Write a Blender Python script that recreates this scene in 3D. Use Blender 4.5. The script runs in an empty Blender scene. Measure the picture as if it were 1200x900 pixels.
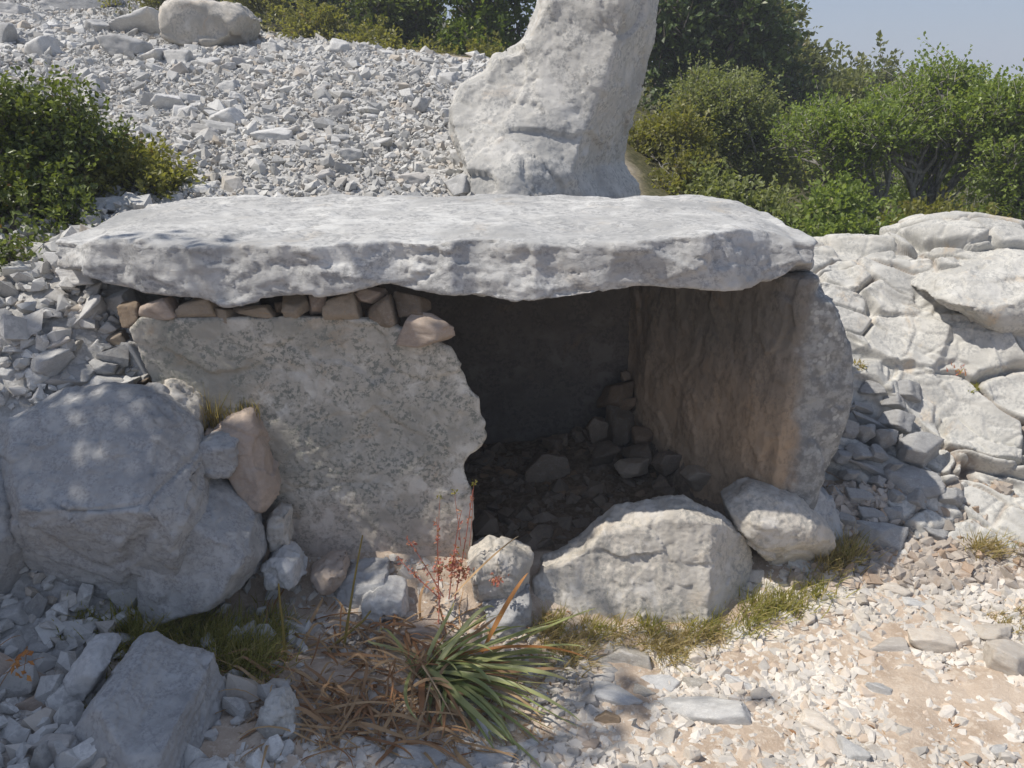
import bpy, bmesh, math, random
import numpy as np
from mathutils import Vector

# ------------------------------------------------------------------ camera, world, sun, exposure
S = bpy.context.scene
COL = S.collection
R = math.radians
FPX, PITCH, CAMZ = 950.0, R(20.0), 1.65
cam_d = bpy.data.cameras.new('camera')
cam = bpy.data.objects.new('camera', cam_d)
COL.objects.link(cam)
cam_d.sensor_width = 36.0
cam_d.lens = 36.0 * FPX / 1200.0
cam_d.clip_start, cam_d.clip_end = 0.05, 5000.0
cam.location = (0, 0, CAMZ)
cam.rotation_euler = (R(90) - PITCH, 0, 0)
S.camera = cam

SUN_EL, SUN_AZ = 57.0, 6.0            # sun stands to the left (-X), SUN_AZ degrees towards the camera
W = bpy.data.worlds.new('World')
S.world = W
W.use_nodes = True
wn = W.node_tree
bg = wn.nodes['Background']
sky = wn.nodes.new('ShaderNodeTexSky')
sky.sky_type = 'NISHITA'
sky.sun_disc = False
sky.sun_elevation = R(SUN_EL)
sky.sun_rotation = R(-90 - SUN_AZ)
sky.air_density = 1.0
sky.dust_density = 0.6
sky.ozone_density = 1.5
veil = wn.nodes.new('ShaderNodeMix')           # a thin, even veil of sea haze over the whole sky
veil.data_type = 'RGBA'
veil.inputs[0].default_value = 0.68
wn.links.new(sky.outputs[0], veil.inputs[6])
veil.inputs[7].default_value = (2.35, 2.85, 4.15, 1)
wn.links.new(veil.outputs[2], bg.inputs[0])
bg.inputs[1].default_value = 0.12
sun_d = bpy.data.lights.new('sun', 'SUN')
sun_d.energy = 4.6
sun_d.angle = R(0.5)
sun_d.color = (1.0, 0.945, 0.86)
sun = bpy.data.objects.new('sun', sun_d)
COL.objects.link(sun)
sdir = Vector((-math.cos(R(SUN_EL)) * math.cos(R(SUN_AZ)), -math.cos(R(SUN_EL)) * math.sin(R(SUN_AZ)), math.sin(R(SUN_EL))))
sun.rotation_euler = sdir.to_track_quat('Z', 'Y').to_euler()
sun.location = sdir * 30
S.view_settings.view_transform = 'Standard'
S.view_settings.look = 'None'
S.view_settings.gamma = 1.0
S.view_settings.exposure = 0.14
S.cycles.max_bounces = 6
S.cycles.diffuse_bounces = 4
S.cycles.transparent_max_bounces = 8

rng = np.random.default_rng(11)


# ------------------------------------------------------------------ where a spot of the photograph lies in the place
def ray(px, py):
    u, v = (px - 600) / FPX, (450 - py) / FPX
    return np.array([u, math.cos(PITCH) + v * math.sin(PITCH), -math.sin(PITCH) + v * math.cos(PITCH)])


def at(px, py, Y=None, z=None):
    d = ray(px, py)
    t = Y / d[1] if Y is not None else (z - CAMZ) / d[2]
    return np.array([d[0] * t, d[1] * t, CAMZ + d[2] * t])


# ------------------------------------------------------------------ noise
_pr = np.random.default_rng(5)
PERM = np.concatenate([_pr.permutation(256)] * 3).astype(np.int32)
_g = _pr.normal(size=(256, 3))
GRAD = (_g / np.linalg.norm(_g, axis=1)[:, None]).astype(np.float32)


def perlin(P):
    P = np.asarray(P, np.float32)
    i = np.floor(P).astype(np.int32)
    f = P - i
    i &= 255
    u = f * f * f * (f * (f * 6 - 15) + 10)
    out = 0
    for dx in (0, 1):
        wx = u[:, 0] if dx else 1 - u[:, 0]
        hx = PERM[i[:, 0] + dx]
        for dy in (0, 1):
            wy = u[:, 1] if dy else 1 - u[:, 1]
            hy = PERM[hx + i[:, 1] + dy]
            for dz in (0, 1):
                wz = u[:, 2] if dz else 1 - u[:, 2]
                g = GRAD[PERM[hy + i[:, 2] + dz]]
                out = out + wx * wy * wz * ((f[:, 0] - dx) * g[:, 0] + (f[:, 1] - dy) * g[:, 1] + (f[:, 2] - dz) * g[:, 2])
    return out * 1.5


def fbm(P, octv=4, rough=0.5, seed=0.0):
    P = np.asarray(P, np.float32) + np.float32(seed * 7.31)
    a, s = 1.0, 0
    for k in range(octv):
        s = s + a * perlin(P)
        a *= rough
        P = P * 2.03 + 11.7
    return s


def ridged(P, octv=4, rough=0.5, seed=0.0):
    P = np.asarray(P, np.float32) + np.float32(seed * 5.17)
    a, s = 1.0, 0
    for k in range(octv):
        s = s + a * (1 - 2 * np.abs(perlin(P)))
        a *= rough
        P = P * 2.1 + 5.3
    return s


def _hash(ix, iy, iz, k):
    return PERM[PERM[PERM[(ix + k * 37) & 255] + (iy & 255)] + (iz & 255)]


HR = _pr.random((256, 6)).astype(np.float32)


def worley(P, seed=0):
    """F1, F2, random row of the nearest cell, offset from its centre."""
    P = np.asarray(P, np.float32)
    b = np.floor(P).astype(np.int32)
    n = len(P)
    F1 = np.full(n, 9.0, np.float32)
    F2 = np.full(n, 9.0, np.float32)
    hid = np.zeros(n, np.int32)
    off = np.zeros((n, 3), np.float32)
    for dx in (-1, 0, 1):
        for dy in (-1, 0, 1):
            for dz in (-1, 0, 1):
                c = b + np.array([dx, dy, dz], np.int32)
                h = _hash(c[:, 0], c[:, 1], c[:, 2], seed)
                o = P - (c + 0.1 + 0.8 * HR[h, :3])
                d = np.sqrt((o * o).sum(1))
                m = d < F1
                F2 = np.where(m, F1, np.minimum(F2, d))
                F1 = np.where(m, d, F1)
                hid = np.where(m, h, hid)
                off[m] = o[m]
    return F1, F2, HR[hid], off


def sstep(a, b, x):
    t = np.clip((x - a) / (b - a), 0, 1)
    return t * t * (3 - 2 * t)


# ------------------------------------------------------------------ meshes from numpy
def new_mesh(name, V, F, attrs=None, smooth=True, mat=None):
    """V (n,3), F (m,3|4) or list of two such arrays."""
    Fs = F if isinstance(F, list) else [F]
    Fs = [np.asarray(f, np.int32) for f in Fs if len(f)]
    me = bpy.data.meshes.new(name)
    nl = sum(f.size for f in Fs)
    nf = sum(len(f) for f in Fs)
    me.vertices.add(len(V))
    me.vertices.foreach_set('co', np.asarray(V, np.float32).ravel())
    me.loops.add(nl)
    me.loops.foreach_set('vertex_index', np.concatenate([f.ravel() for f in Fs]))
    me.polygons.add(nf)
    tot = np.concatenate([np.full(len(f), f.shape[1], np.int32) for f in Fs])
    st = np.concatenate([[0], np.cumsum(tot)[:-1]]).astype(np.int32)
    me.polygons.foreach_set('loop_start', st)
    me.polygons.foreach_set('loop_total', tot)
    me.polygons.foreach_set('use_smooth', np.full(nf, bool(smooth)))
    me.update(calc_edges=True)
    for k, v in (attrs or {}).items():
        a = me.attributes.new(k, 'FLOAT', 'POINT')
        a.data.foreach_set('value', np.asarray(v, np.float32))
    if mat:
        me.materials.append(mat)
    return me


def link(name, me, loc=(0, 0, 0), parent=None):
    o = bpy.data.objects.new(name, me)
    COL.objects.link(o)
    o.location = loc
    if parent is not None:
        o.parent = parent
    return o


def tag(o, label=None, cat=None, group=None, kind=None):
    if label:
        o['label'] = label
    if cat:
        o['category'] = cat
    if group:
        o['group'] = group
    if kind:
        o['kind'] = kind
    return o


def empty(name, loc):
    return link(name, None, loc)


def vnormals(V, F):
    a = V[F[:, 1]] - V[F[:, 0]]
    if F.shape[1] == 4:
        n = np.cross(V[F[:, 2]] - V[F[:, 0]], V[F[:, 3]] - V[F[:, 1]])
    else:
        n = np.cross(a, V[F[:, 2]] - V[F[:, 0]])
    out = np.zeros((len(V), 3))
    for k in range(F.shape[1]):
        for c in range(3):
            out[:, c] += np.bincount(F[:, k], n[:, c], len(V))
    return out / (np.linalg.norm(out, axis=1)[:, None] + 1e-12)


# ------------------------------------------------------------------ solids as distance fields -> quads
def nets(f, lo, h):
    nx, ny, nz = f.shape
    s = f < 0
    c = np.zeros((nx - 1, ny - 1, nz - 1), np.uint8)
    CO = [(a, b, d) for a in (0, 1) for b in (0, 1) for d in (0, 1)]
    for a, b, d in CO:
        c += s[a:nx - 1 + a, b:ny - 1 + b, d:nz - 1 + d]
    I, J, K = np.nonzero((c > 0) & (c < 8))
    idx = np.full(c.shape, -1, np.int32)
    idx[I, J, K] = np.arange(len(I))
    val = {o: f[I + o[0], J + o[1], K + o[2]] for o in CO}
    acc = np.zeros((len(I), 3))
    cnt = np.zeros(len(I))
    for o in CO:
        for ax in range(3):
            if o[ax] == 0:
                o2 = tuple(1 if k == ax else o[k] for k in range(3))
                va, vb = val[o], val[o2]
                m = (va < 0) != (vb < 0)
                t = np.where(m, va / np.where(m, va - vb, 1), 0)
                for k in range(3):
                    acc[:, k] += np.where(m, o[k] + (t if k == ax else 0), 0)
                cnt += m
    V = (np.stack([I, J, K], 1) + acc / cnt[:, None]) * h + np.asarray(lo)
    quads = []
    for ax in range(3):
        sl0 = [slice(1, -1)] * 3
        sl0[ax] = slice(0, -1)
        sl1 = list(sl0)
        sl1[ax] = slice(1, None)
        A, B = s[tuple(sl0)], s[tuple(sl1)]
        P = np.stack(np.nonzero(A != B), 1)
        if not len(P):
            continue
        ins = A[P[:, 0], P[:, 1], P[:, 2]]
        o = np.ones(3, int)
        o[ax] = 0
        P = P + o
        a1, a2 = (ax + 1) % 3, (ax + 2) % 3
        e1, e2 = np.eye(3, dtype=int)[a1], np.eye(3, dtype=int)[a2]
        g = lambda Q: idx[Q[:, 0], Q[:, 1], Q[:, 2]]
        q = np.stack([g(P - e1 - e2), g(P - e2), g(P), g(P - e1)], 1)
        q[~ins] = q[~ins][:, ::-1]
        quads.append(q)
    return V, np.concatenate(quads)


def sdf_poly(px, py, poly):
    poly = np.asarray(poly, float)
    d = np.full(px.shape, 1e9)
    sgn = np.zeros(px.shape, int)
    n = len(poly)
    for i in range(n):
        a, b = poly[i], poly[(i + 1) % n]
        e = b - a
        wx, wy = px - a[0], py - a[1]
        t = np.clip((wx * e[0] + wy * e[1]) / max(e @ e, 1e-12), 0, 1)
        d = np.minimum(d, (wx - e[0] * t) ** 2 + (wy - e[1] * t) ** 2)
        cond = (a[1] > py) != (b[1] > py)
        if abs(e[1]) > 1e-12:
            sgn += cond & (px < e[0] * (py - a[1]) / e[1] + a[0])
    return np.where(sgn % 2 == 1, -1, 1) * np.sqrt(d)


def smax(a, b, k):
    if k <= 0:
        return np.maximum(a, b)
    h = np.clip(0.5 + 0.5 * (a - b) / k, 0, 1)
    return b + (a - b) * h + k * h * (1 - h)


class Grid:
    def __init__(s, lo, hi, h):
        s.lo, s.h = np.asarray(lo, float), h
        n = np.ceil((np.asarray(hi) - s.lo) / h).astype(int) + 1
        s.x, s.y, s.z = [s.lo[k] + h * np.arange(n[k]) for k in range(3)]
        s.X, s.Y, s.Z = s.x[:, None, None], s.y[None, :, None], s.z[None, None, :]

    def points(s, m):
        I, J, K = np.nonzero(m)
        return np.stack([s.x[I], s.y[J], s.z[K]], 1)


def add_noise(G, f, amp, freq, octv=3, seed=0.0, aniso=(1, 1, 1)):
    m = np.abs(f) < amp * 2.2 + 2 * G.h
    P = G.points(m)
    f[m] += amp * fbm(P * freq * np.asarray(aniso), octv, 0.5, seed)
    return f


def facet(G, f, n, cuts, seed, k=0.01, bias=(0, -0.35, 0.35)):
    """Knock flat faces off a solid."""
    r = np.random.default_rng(seed)
    P = G.points(f < 0)
    if len(P) > 6000:
        P = P[r.choice(len(P), 6000, replace=False)]
    size = (P.max(0) - P.min(0)).mean()
    for i in range(n):
        v = r.normal(size=3) + np.asarray(bias)
        v /= np.linalg.norm(v)
        d = (P @ v).max() - size * r.uniform(*cuts)
        f = smax(f, v[0] * G.X + v[1] * G.Y + v[2] * G.Z - d, k)
    return f


def rough_up(V, F, spec, seed):
    """Fine relief along the normals. spec: list of (kind, amplitude, frequency, ...)."""
    N = vnormals(V, F)
    d = np.zeros(len(V))
    for k, sp in enumerate(spec):
        kind, amp, fr = sp[:3]
        an = np.asarray(sp[3] if len(sp) > 3 else (1, 1, 1))
        P = V * fr * an
        sd = seed + k * 1.7
        if kind == 'fbm':
            d += amp * fbm(P, 4, 0.55, sd)
        elif kind == 'ridge':
            d += amp * (ridged(P, 3, 0.5, sd) - 0.8)
        elif kind == 'pit':
            d -= amp * np.clip(perlin(P + sd) - 0.25, 0, 1) * 2
        elif kind == 'chip':                     # flat chips, each tilted its own way
            Pw = P + 0.35 * np.stack([perlin(P * 1.3 + 3 + sd), perlin(P * 1.3 + 17 + sd), perlin(P * 1.3 + 31 + sd)], 1)
            F1, F2, r, off = worley(Pw, int(seed) % 7 + k)
            d += amp * (2 * (off * (r[:, :3] - 0.5)).sum(1) + (r[:, 3] - 0.5) * 0.6)
        elif kind == 'crack':                    # thin clefts along a noise's zero lines
            n1 = fbm(P, 3, 0.5, sd)
            w = sp[4] if len(sp) > 4 else 0.05
            msk = sstep(-0.1, 0.25, perlin(V * 2.3 + sd + 9))
            d -= amp * msk * np.exp(-(n1 / w) ** 2)
        elif kind == 'joint':                    # clefts between worley blocks
            Pw = P + 0.25 * np.stack([perlin(P * 1.1 + 3 + sd), perlin(P * 1.1 + 17 + sd), perlin(P * 1.1 + 31 + sd)], 1)
            F1, F2, r, off = worley(Pw, int(seed) % 7 + k)
            w = sp[4] if len(sp) > 4 else 0.05
            d -= amp * np.exp(-((F2 - F1) / w) ** 2)
    return V + N * d[:, None]


def solid(name, G, f, spec, seed, mat, label=None, cat=None, group=None, parent=None, base=None):
    V, F = nets(f, G.lo, G.h)
    V = rough_up(V, F, spec, seed)
    if base is None:
        base = np.array([V[:, 0].mean(), V[:, 1].mean(), V[:, 2].min()])
    me = new_mesh(name, V - base, F, mat=mat)
    ploc = np.array(parent.location) if parent is not None else 0
    o = link(name, me, tuple(base - ploc), parent)
    return tag(o, label, cat, group)


CHIPPY = [('fbm', 0.003, 5), ('chip', 0.010, 6), ('chip', 0.005, 17), ('chip', 0.002, 45), ('fbm', 0.0012, 70)]


def px_poly(pts, Y):
    return [tuple(at(x, y, Y)[[0, 2]]) for x, y in pts]


def stone(name, pts, Y, tf, tb, mat, label, cat, seed, h=0.008, nf=12, cuts=(0.03, 0.14), k=0.005, round_=0.3, lean=0.0,
          spec=None, warp=0.014, planes=(), group=None, bias=(0, -0.8, 0.45), parent=None):
    """A stone whose widest section is the outline PTS (spots of the photograph) standing at depth Y; it reaches tf forward and tb back."""
    poly = np.array(px_poly(pts, Y))
    for k_ in range(6 if lean else 0):        # a leaning stone: every outline point at its own depth
        z0 = poly[:, 1].min()
        poly = np.array([at(x, y, Y + lean * (q[1] - z0))[[0, 2]] for (x, y), q in zip(pts, poly)])
    lo = np.array([poly[:, 0].min() - .05, Y - tf - .05, poly[:, 1].min() - .05])
    hi = np.array([poly[:, 0].max() + .05, Y + tb + .05, poly[:, 1].max() + .05])
    if lean:
        hi[1] += abs(lean) * (hi[2] - lo[2])
        lo[1] -= abs(lean) * (hi[2] - lo[2])
    G = Grid(lo, hi, h)
    XX, ZZ = np.meshgrid(G.x, G.z, indexing='ij')
    d2 = sdf_poly(XX, ZZ, poly)
    inr = max(-d2.min(), .01) * round_
    e = np.clip(-d2 / inr, 0, 1)
    prof = np.sqrt(np.clip(1 - (1 - e) ** 2, 0, 1))[:, None, :]
    Yc = Y + lean * (G.Z - poly[:, 1].min())
    f = np.broadcast_to(d2[:, None, :], (len(G.x), len(G.y), len(G.z))).copy()
    f = smax(f, (Yc - tf * prof) - G.Y, k)
    f = smax(f, G.Y - (Yc + tb * prof), k)
    for n, p in planes:
        n = np.asarray(n, float) / np.linalg.norm(n)
        p = at(*p) if len(p) == 3 else p
        f = smax(f, n[0] * (G.X - p[0]) + n[1] * (G.Y - p[1]) + n[2] * (G.Z - p[2]), k)
    f = facet(G, f, nf, cuts, seed, k, bias)
    f = add_noise(G, f, warp, 5, 2, seed)
    return solid(name, G, f, spec or CHIPPY, seed, mat, label, cat, group, parent)


# ------------------------------------------------------------------ materials
def nt_new(name):
    m = bpy.data.materials.new(name)
    m.use_nodes = True
    nt = m.node_tree
    return m, nt, nt.nodes['Principled BSDF']


def N(nt, t, **kw):
    n = nt.nodes.new(t)
    for k, v in kw.items():
        if k.startswith('i_'):
            key = k[2:].replace('_', ' ')
            n.inputs[key].default_value = v
        else:
            setattr(n, k, v)
    return n


def noise_n(nt, vec, scale, detail=8, rough=0.6, dist=0.0):
    n = N(nt, 'ShaderNodeTexNoise')
    n.inputs['Scale'].default_value = scale
    n.inputs['Detail'].default_value = detail
    n.inputs['Roughness'].default_value = rough
    n.inputs['Distortion'].default_value = dist
    nt.links.new(vec, n.inputs['Vector'])
    return n.outputs['Fac']


def rampv(nt, fac, a, b):
    n = N(nt, 'ShaderNodeMapRange')
    n.interpolation_type = 'SMOOTHSTEP'
    n.inputs['From Min'].default_value = a
    n.inputs['From Max'].default_value = b
    nt.links.new(fac, n.inputs['Value'])
    return n.outputs[0]


def math_n(nt, op, a, b):
    n = N(nt, 'ShaderNodeMath', operation=op)
    for i, v in enumerate((a, b)):
        if isinstance(v, (int, float)):
            n.inputs[i].default_value = v
        else:
            nt.links.new(v, n.inputs[i])
    return n.outputs[0]


def mixc(nt, fac, a, b, mode='MIX'):
    n = N(nt, 'ShaderNodeMix', data_type='RGBA', blend_type=mode)
    for sock, v in ((n.inputs[0], fac), (n.inputs[6], a), (n.inputs[7], b)):
        if isinstance(v, (int, float)):
            sock.default_value = v
        elif isinstance(v, tuple):
            sock.default_value = (*v, 1)
        else:
            nt.links.new(v, sock)
    return n.outputs[2]


def rock_mat(name, base, dark, pale, stain, n_dark=0.5, n_pale=0.5, n_stain=0.3, scale=1.0, bump=1.0, vary=0.0, stretch=(1, 1, 1),
             rough=0.85, attr=None, low=None, soil=None):
    """Weathered limestone: mottled ground colour, grey lichen, chalky patches, rusty stains, grain."""
    m, nt, bs = nt_new(name)
    tc = N(nt, 'ShaderNodeTexCoord')
    mp = N(nt, 'ShaderNodeMapping')
    mp.inputs['Scale'].default_value = stretch
    nt.links.new(tc.outputs['Object'], mp.inputs[0])
    vec = mp.outputs[0]
    if vary:
        oi = N(nt, 'ShaderNodeObjectInfo')
        rnd = oi.outputs['Random']
        va = N(nt, 'ShaderNodeVectorMath', operation='ADD')
        sc = N(nt, 'ShaderNodeVectorMath', operation='SCALE')
        sc.inputs[0].default_value = (37.0, 91.0, 53.0)
        nt.links.new(rnd, sc.inputs['Scale'])
        nt.links.new(vec, va.inputs[0])
        nt.links.new(sc.outputs[0], va.inputs[1])
        vec = va.outputs[0]
    big = noise_n(nt, vec, 1.7 * scale, 6, 0.6, 0.4)
    mid = noise_n(nt, vec, 7.0 * scale, 10, 0.68, 0.3)
    fine = noise_n(nt, vec, 34.0 * scale, 8, 0.7)
    grit = noise_n(nt, vec, 160.0 * scale, 4, 0.7)
    st = noise_n(nt, vec, 2.6 * scale, 7, 0.65, 0.8)
    c = mixc(nt, rampv(nt, mid, 0.35, 0.65), tuple(0.85 * v for v in base), tuple(1.12 * v for v in base))
    c = mixc(nt, math_n(nt, 'MULTIPLY', rampv(nt, st, 0.56, 0.72), n_stain), c, stain)
    dm = math_n(nt, 'MULTIPLY', rampv(nt, fine, 0.46, 0.57), rampv(nt, mid, 0.42, 0.56))
    c = mixc(nt, math_n(nt, 'MULTIPLY', dm, n_dark), c, dark)
    dm2 = rampv(nt, big, 0.5, 0.72)
    c = mixc(nt, math_n(nt, 'MULTIPLY', dm2, n_dark * 0.7), c, dark)
    pm = math_n(nt, 'MULTIPLY', rampv(nt, mid, 0.52, 0.42), rampv(nt, big, 0.58, 0.42))
    c = mixc(nt, math_n(nt, 'MULTIPLY', pm, n_pale), c, pale)
    c = mixc(nt, math_n(nt, 'MULTIPLY', rampv(nt, grit, 0.58, 0.72), 0.35), c, dark)
    if low:                                    # a differently coloured lower part (z range, colour, amount)
        sep = N(nt, 'ShaderNodeSeparateXYZ')
        nt.links.new(tc.outputs['Object'], sep.inputs[0])
        zz = math_n(nt, 'ADD', sep.outputs[2], math_n(nt, 'MULTIPLY', math_n(nt, 'SUBTRACT', big, 0.5), 0.5))
        c = mixc(nt, math_n(nt, 'MULTIPLY', rampv(nt, zz, low[1], low[0]), low[3]), c, mixc(nt, dm, low[2], tuple(.75 * v for v in low[2])))
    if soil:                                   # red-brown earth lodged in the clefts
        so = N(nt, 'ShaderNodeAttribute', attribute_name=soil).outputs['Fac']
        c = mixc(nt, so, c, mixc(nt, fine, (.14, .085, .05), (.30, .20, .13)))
    if attr:
        at_ = N(nt, 'ShaderNodeAttribute', attribute_name=attr)
        rr = at_.outputs['Fac']
        hs = N(nt, 'ShaderNodeHueSaturation')
        nt.links.new(c, hs.inputs['Color'])
        nt.links.new(math_n(nt, 'ADD', math_n(nt, 'MULTIPLY', rr, 0.5), 0.78), hs.inputs['Value'])
        w = math_n(nt, 'FRACT', math_n(nt, 'MULTIPLY', rr, 7.3), 0)
        c = mixc(nt, math_n(nt, 'MULTIPLY', rampv(nt, w, 0.75, 1.0), 0.5), hs.outputs[0], stain)
    if vary:
        hs = N(nt, 'ShaderNodeHueSaturation')
        nt.links.new(c, hs.inputs['Color'])
        nt.links.new(math_n(nt, 'ADD', math_n(nt, 'MULTIPLY', rnd, vary * 2), 1 - vary), hs.inputs['Value'])
        w = math_n(nt, 'FRACT', math_n(nt, 'MULTIPLY', rnd, 13.7), 0)
        c = mixc(nt, math_n(nt, 'MULTIPLY', rampv(nt, w, 0.65, 1.0), 0.6), hs.outputs[0], mixc(nt, 0.5, stain, hs.outputs[0]))
    nt.links.new(c, bs.inputs['Base Color'])
    bs.inputs['Roughness'].default_value = rough
    bs.inputs['Specular IOR Level'].default_value = 0.2
    b1 = N(nt, 'ShaderNodeBump')
    b1.inputs['Strength'].default_value = min(1.0, 0.5 * bump)
    b1.inputs['Distance'].default_value = 0.008 / scale
    nt.links.new(mid, b1.inputs['Height'])
    b2 = N(nt, 'ShaderNodeBump')
    b2.inputs['Strength'].default_value = min(1.0, 0.6 * bump)
    b2.inputs['Distance'].default_value = 0.007 / scale
    nt.links.new(fine, b2.inputs['Height'])
    nt.links.new(b1.outputs[0], b2.inputs['Normal'])
    b3 = N(nt, 'ShaderNodeBump')
    b3.inputs['Strength'].default_value = min(1.0, 0.4 * bump)
    b3.inputs['Distance'].default_value = 0.003 / scale
    nt.links.new(grit, b3.inputs['Height'])
    nt.links.new(b2.outputs[0], b3.inputs['Normal'])
    nt.links.new(b3.outputs[0], bs.inputs['Normal'])
    return m


def leaf_mat(name, a, b, c=None, trans=0.45, rough=0.42, spec=0.45):
    m, nt, bs = nt_new(name)
    t = N(nt, 'ShaderNodeAttribute', attribute_name='tint').outputs['Fac']
    col = mixc(nt, rampv(nt, t, 0.0, 0.8), a, b)
    if c:
        col = mixc(nt, rampv(nt, t, 0.86, 0.97), col, c)
    nt.links.new(col, bs.inputs['Base Color'])
    bs.inputs['Roughness'].default_value = rough
    bs.inputs['Specular IOR Level'].default_value = spec
    tr = N(nt, 'ShaderNodeBsdfTranslucent')
    nt.links.new(mixc(nt, 1.0, col, (1.5, 1.5, 0.7), 'MULTIPLY'), tr.inputs[0])
    mx = N(nt, 'ShaderNodeMixShader')
    mx.inputs[0].default_value = trans
    nt.links.new(bs.outputs[0], mx.inputs[1])
    nt.links.new(tr.outputs[0], mx.inputs[2])
    nt.links.new(mx.outputs[0], nt.nodes['Material Output'].inputs[0])
    return m


def bark_mat(name, a, b):
    m, nt, bs = nt_new(name)
    tc = N(nt, 'ShaderNodeTexCoord')
    n = noise_n(nt, tc.outputs['Object'], 30, 6, 0.7)
    nt.links.new(mixc(nt, rampv(nt, n, .35, .65), a, b), bs.inputs['Base Color'])
    bs.inputs['Roughness'].default_value = 0.9
    return m


GREY = ((.42, .42, .405), (.20, .205, .21), (.60, .59, .56), (.42, .31, .20))
M = {}
M['cap'] = rock_mat('capstone_limestone', (.45, .445, .43), (.22, .222, .222), (.63, .625, .60), (.46, .36, .24), .65, .7, .3, 1.6, 1.3, stretch=(.85, 1.1, 1.3))
M['wall'] = rock_mat('dressed_slab_limestone', (.48, .445, .38), (.225, .23, .20), (.68, .65, .58), (.48, .365, .25), .95, 1.0, .9, 2.1, 1.2,
                     low=(.08, .5, (.62, .51, .42), .85))  # pink foot that was buried
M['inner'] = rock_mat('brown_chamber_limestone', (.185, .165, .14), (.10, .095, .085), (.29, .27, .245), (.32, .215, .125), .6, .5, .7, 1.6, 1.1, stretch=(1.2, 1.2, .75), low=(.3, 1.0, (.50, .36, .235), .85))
M['grey'] = rock_mat('grey_boulder_limestone', (.385, .38, .37), (.235, .232, .23), (.55, .545, .525), (.44, .35, .25), .6, .55, .4, 2.8, 1.8)
M['tall'] = rock_mat('pillar_limestone', (.50, .485, .45), (.26, .26, .255), (.66, .64, .60), (.50, .39, .28), .7, .6, .4, 1.8, 1.5)
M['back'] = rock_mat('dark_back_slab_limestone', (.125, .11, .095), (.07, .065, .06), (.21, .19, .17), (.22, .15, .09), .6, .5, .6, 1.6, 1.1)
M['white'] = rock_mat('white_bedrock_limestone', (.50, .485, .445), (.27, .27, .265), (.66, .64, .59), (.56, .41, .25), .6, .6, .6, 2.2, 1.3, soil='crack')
M['cream'] = rock_mat('cream_boulder_limestone', (.50, .46, .40), (.24, .24, .225), (.68, .65, .60), (.50, .36, .22), .55, .6, .5, 1.6, 1.3)
M['pink'] = rock_mat('salmon_limestone', (.43, .345, .28), (.27, .24, .21), (.55, .49, .43), (.45, .30, .19), .3, .4, .4, 1.6, .9)
M['ochre'] = rock_mat('ochre_chink_limestone', (.34, .285, .22), (.22, .18, .15), (.50, .42, .33), (.45, .27, .12), .4, .3, .5, 2.0, 1.0, vary=.2)
M['loose'] = rock_mat('loose_grey_limestone', (.52, .51, .49), (.27, .275, .28), (.68, .67, .64), (.48, .38, .28), .4, .6, .2, 2.2, 1.0, vary=.22)
M['loose_cream'] = rock_mat('loose_cream_limestone', (.60, .535, .455), (.36, .34, .31), (.72, .69, .63), (.56, .40, .27), .2, .6, .3, 2.2, 1.0, vary=.16)
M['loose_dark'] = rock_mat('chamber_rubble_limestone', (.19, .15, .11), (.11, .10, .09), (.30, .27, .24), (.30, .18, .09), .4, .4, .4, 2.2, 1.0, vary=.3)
M['scree'] = rock_mat('scree_chips', (.48, .47, .445), (.27, .265, .26), (.62, .61, .575), (.46, .37, .27), .5, .5, .3, 2.0, .9, attr='tint')
M['gravel'] = rock_mat('path_gravel_chips', (.54, .50, .445), (.34, .32, .29), (.66, .63, .58), (.52, .36, .23), .2, .5, .25, 2.0, .8, attr='tint')
M['brownchips'] = rock_mat('brown_grey_chips', (.38, .33, .28), (.22, .19, .165), (.52, .48, .43), (.36, .22, .12), .4, .5, .4, 2.0, .8, attr='tint')  # darker and browner than the path gravel
M['dirtchips'] = rock_mat('chamber_floor_chips', (.17, .135, .10), (.09, .08, .07), (.26, .22, .18), (.26, .15, .07), .4, .3, .4, 2.0, .8, attr='tint')

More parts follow.
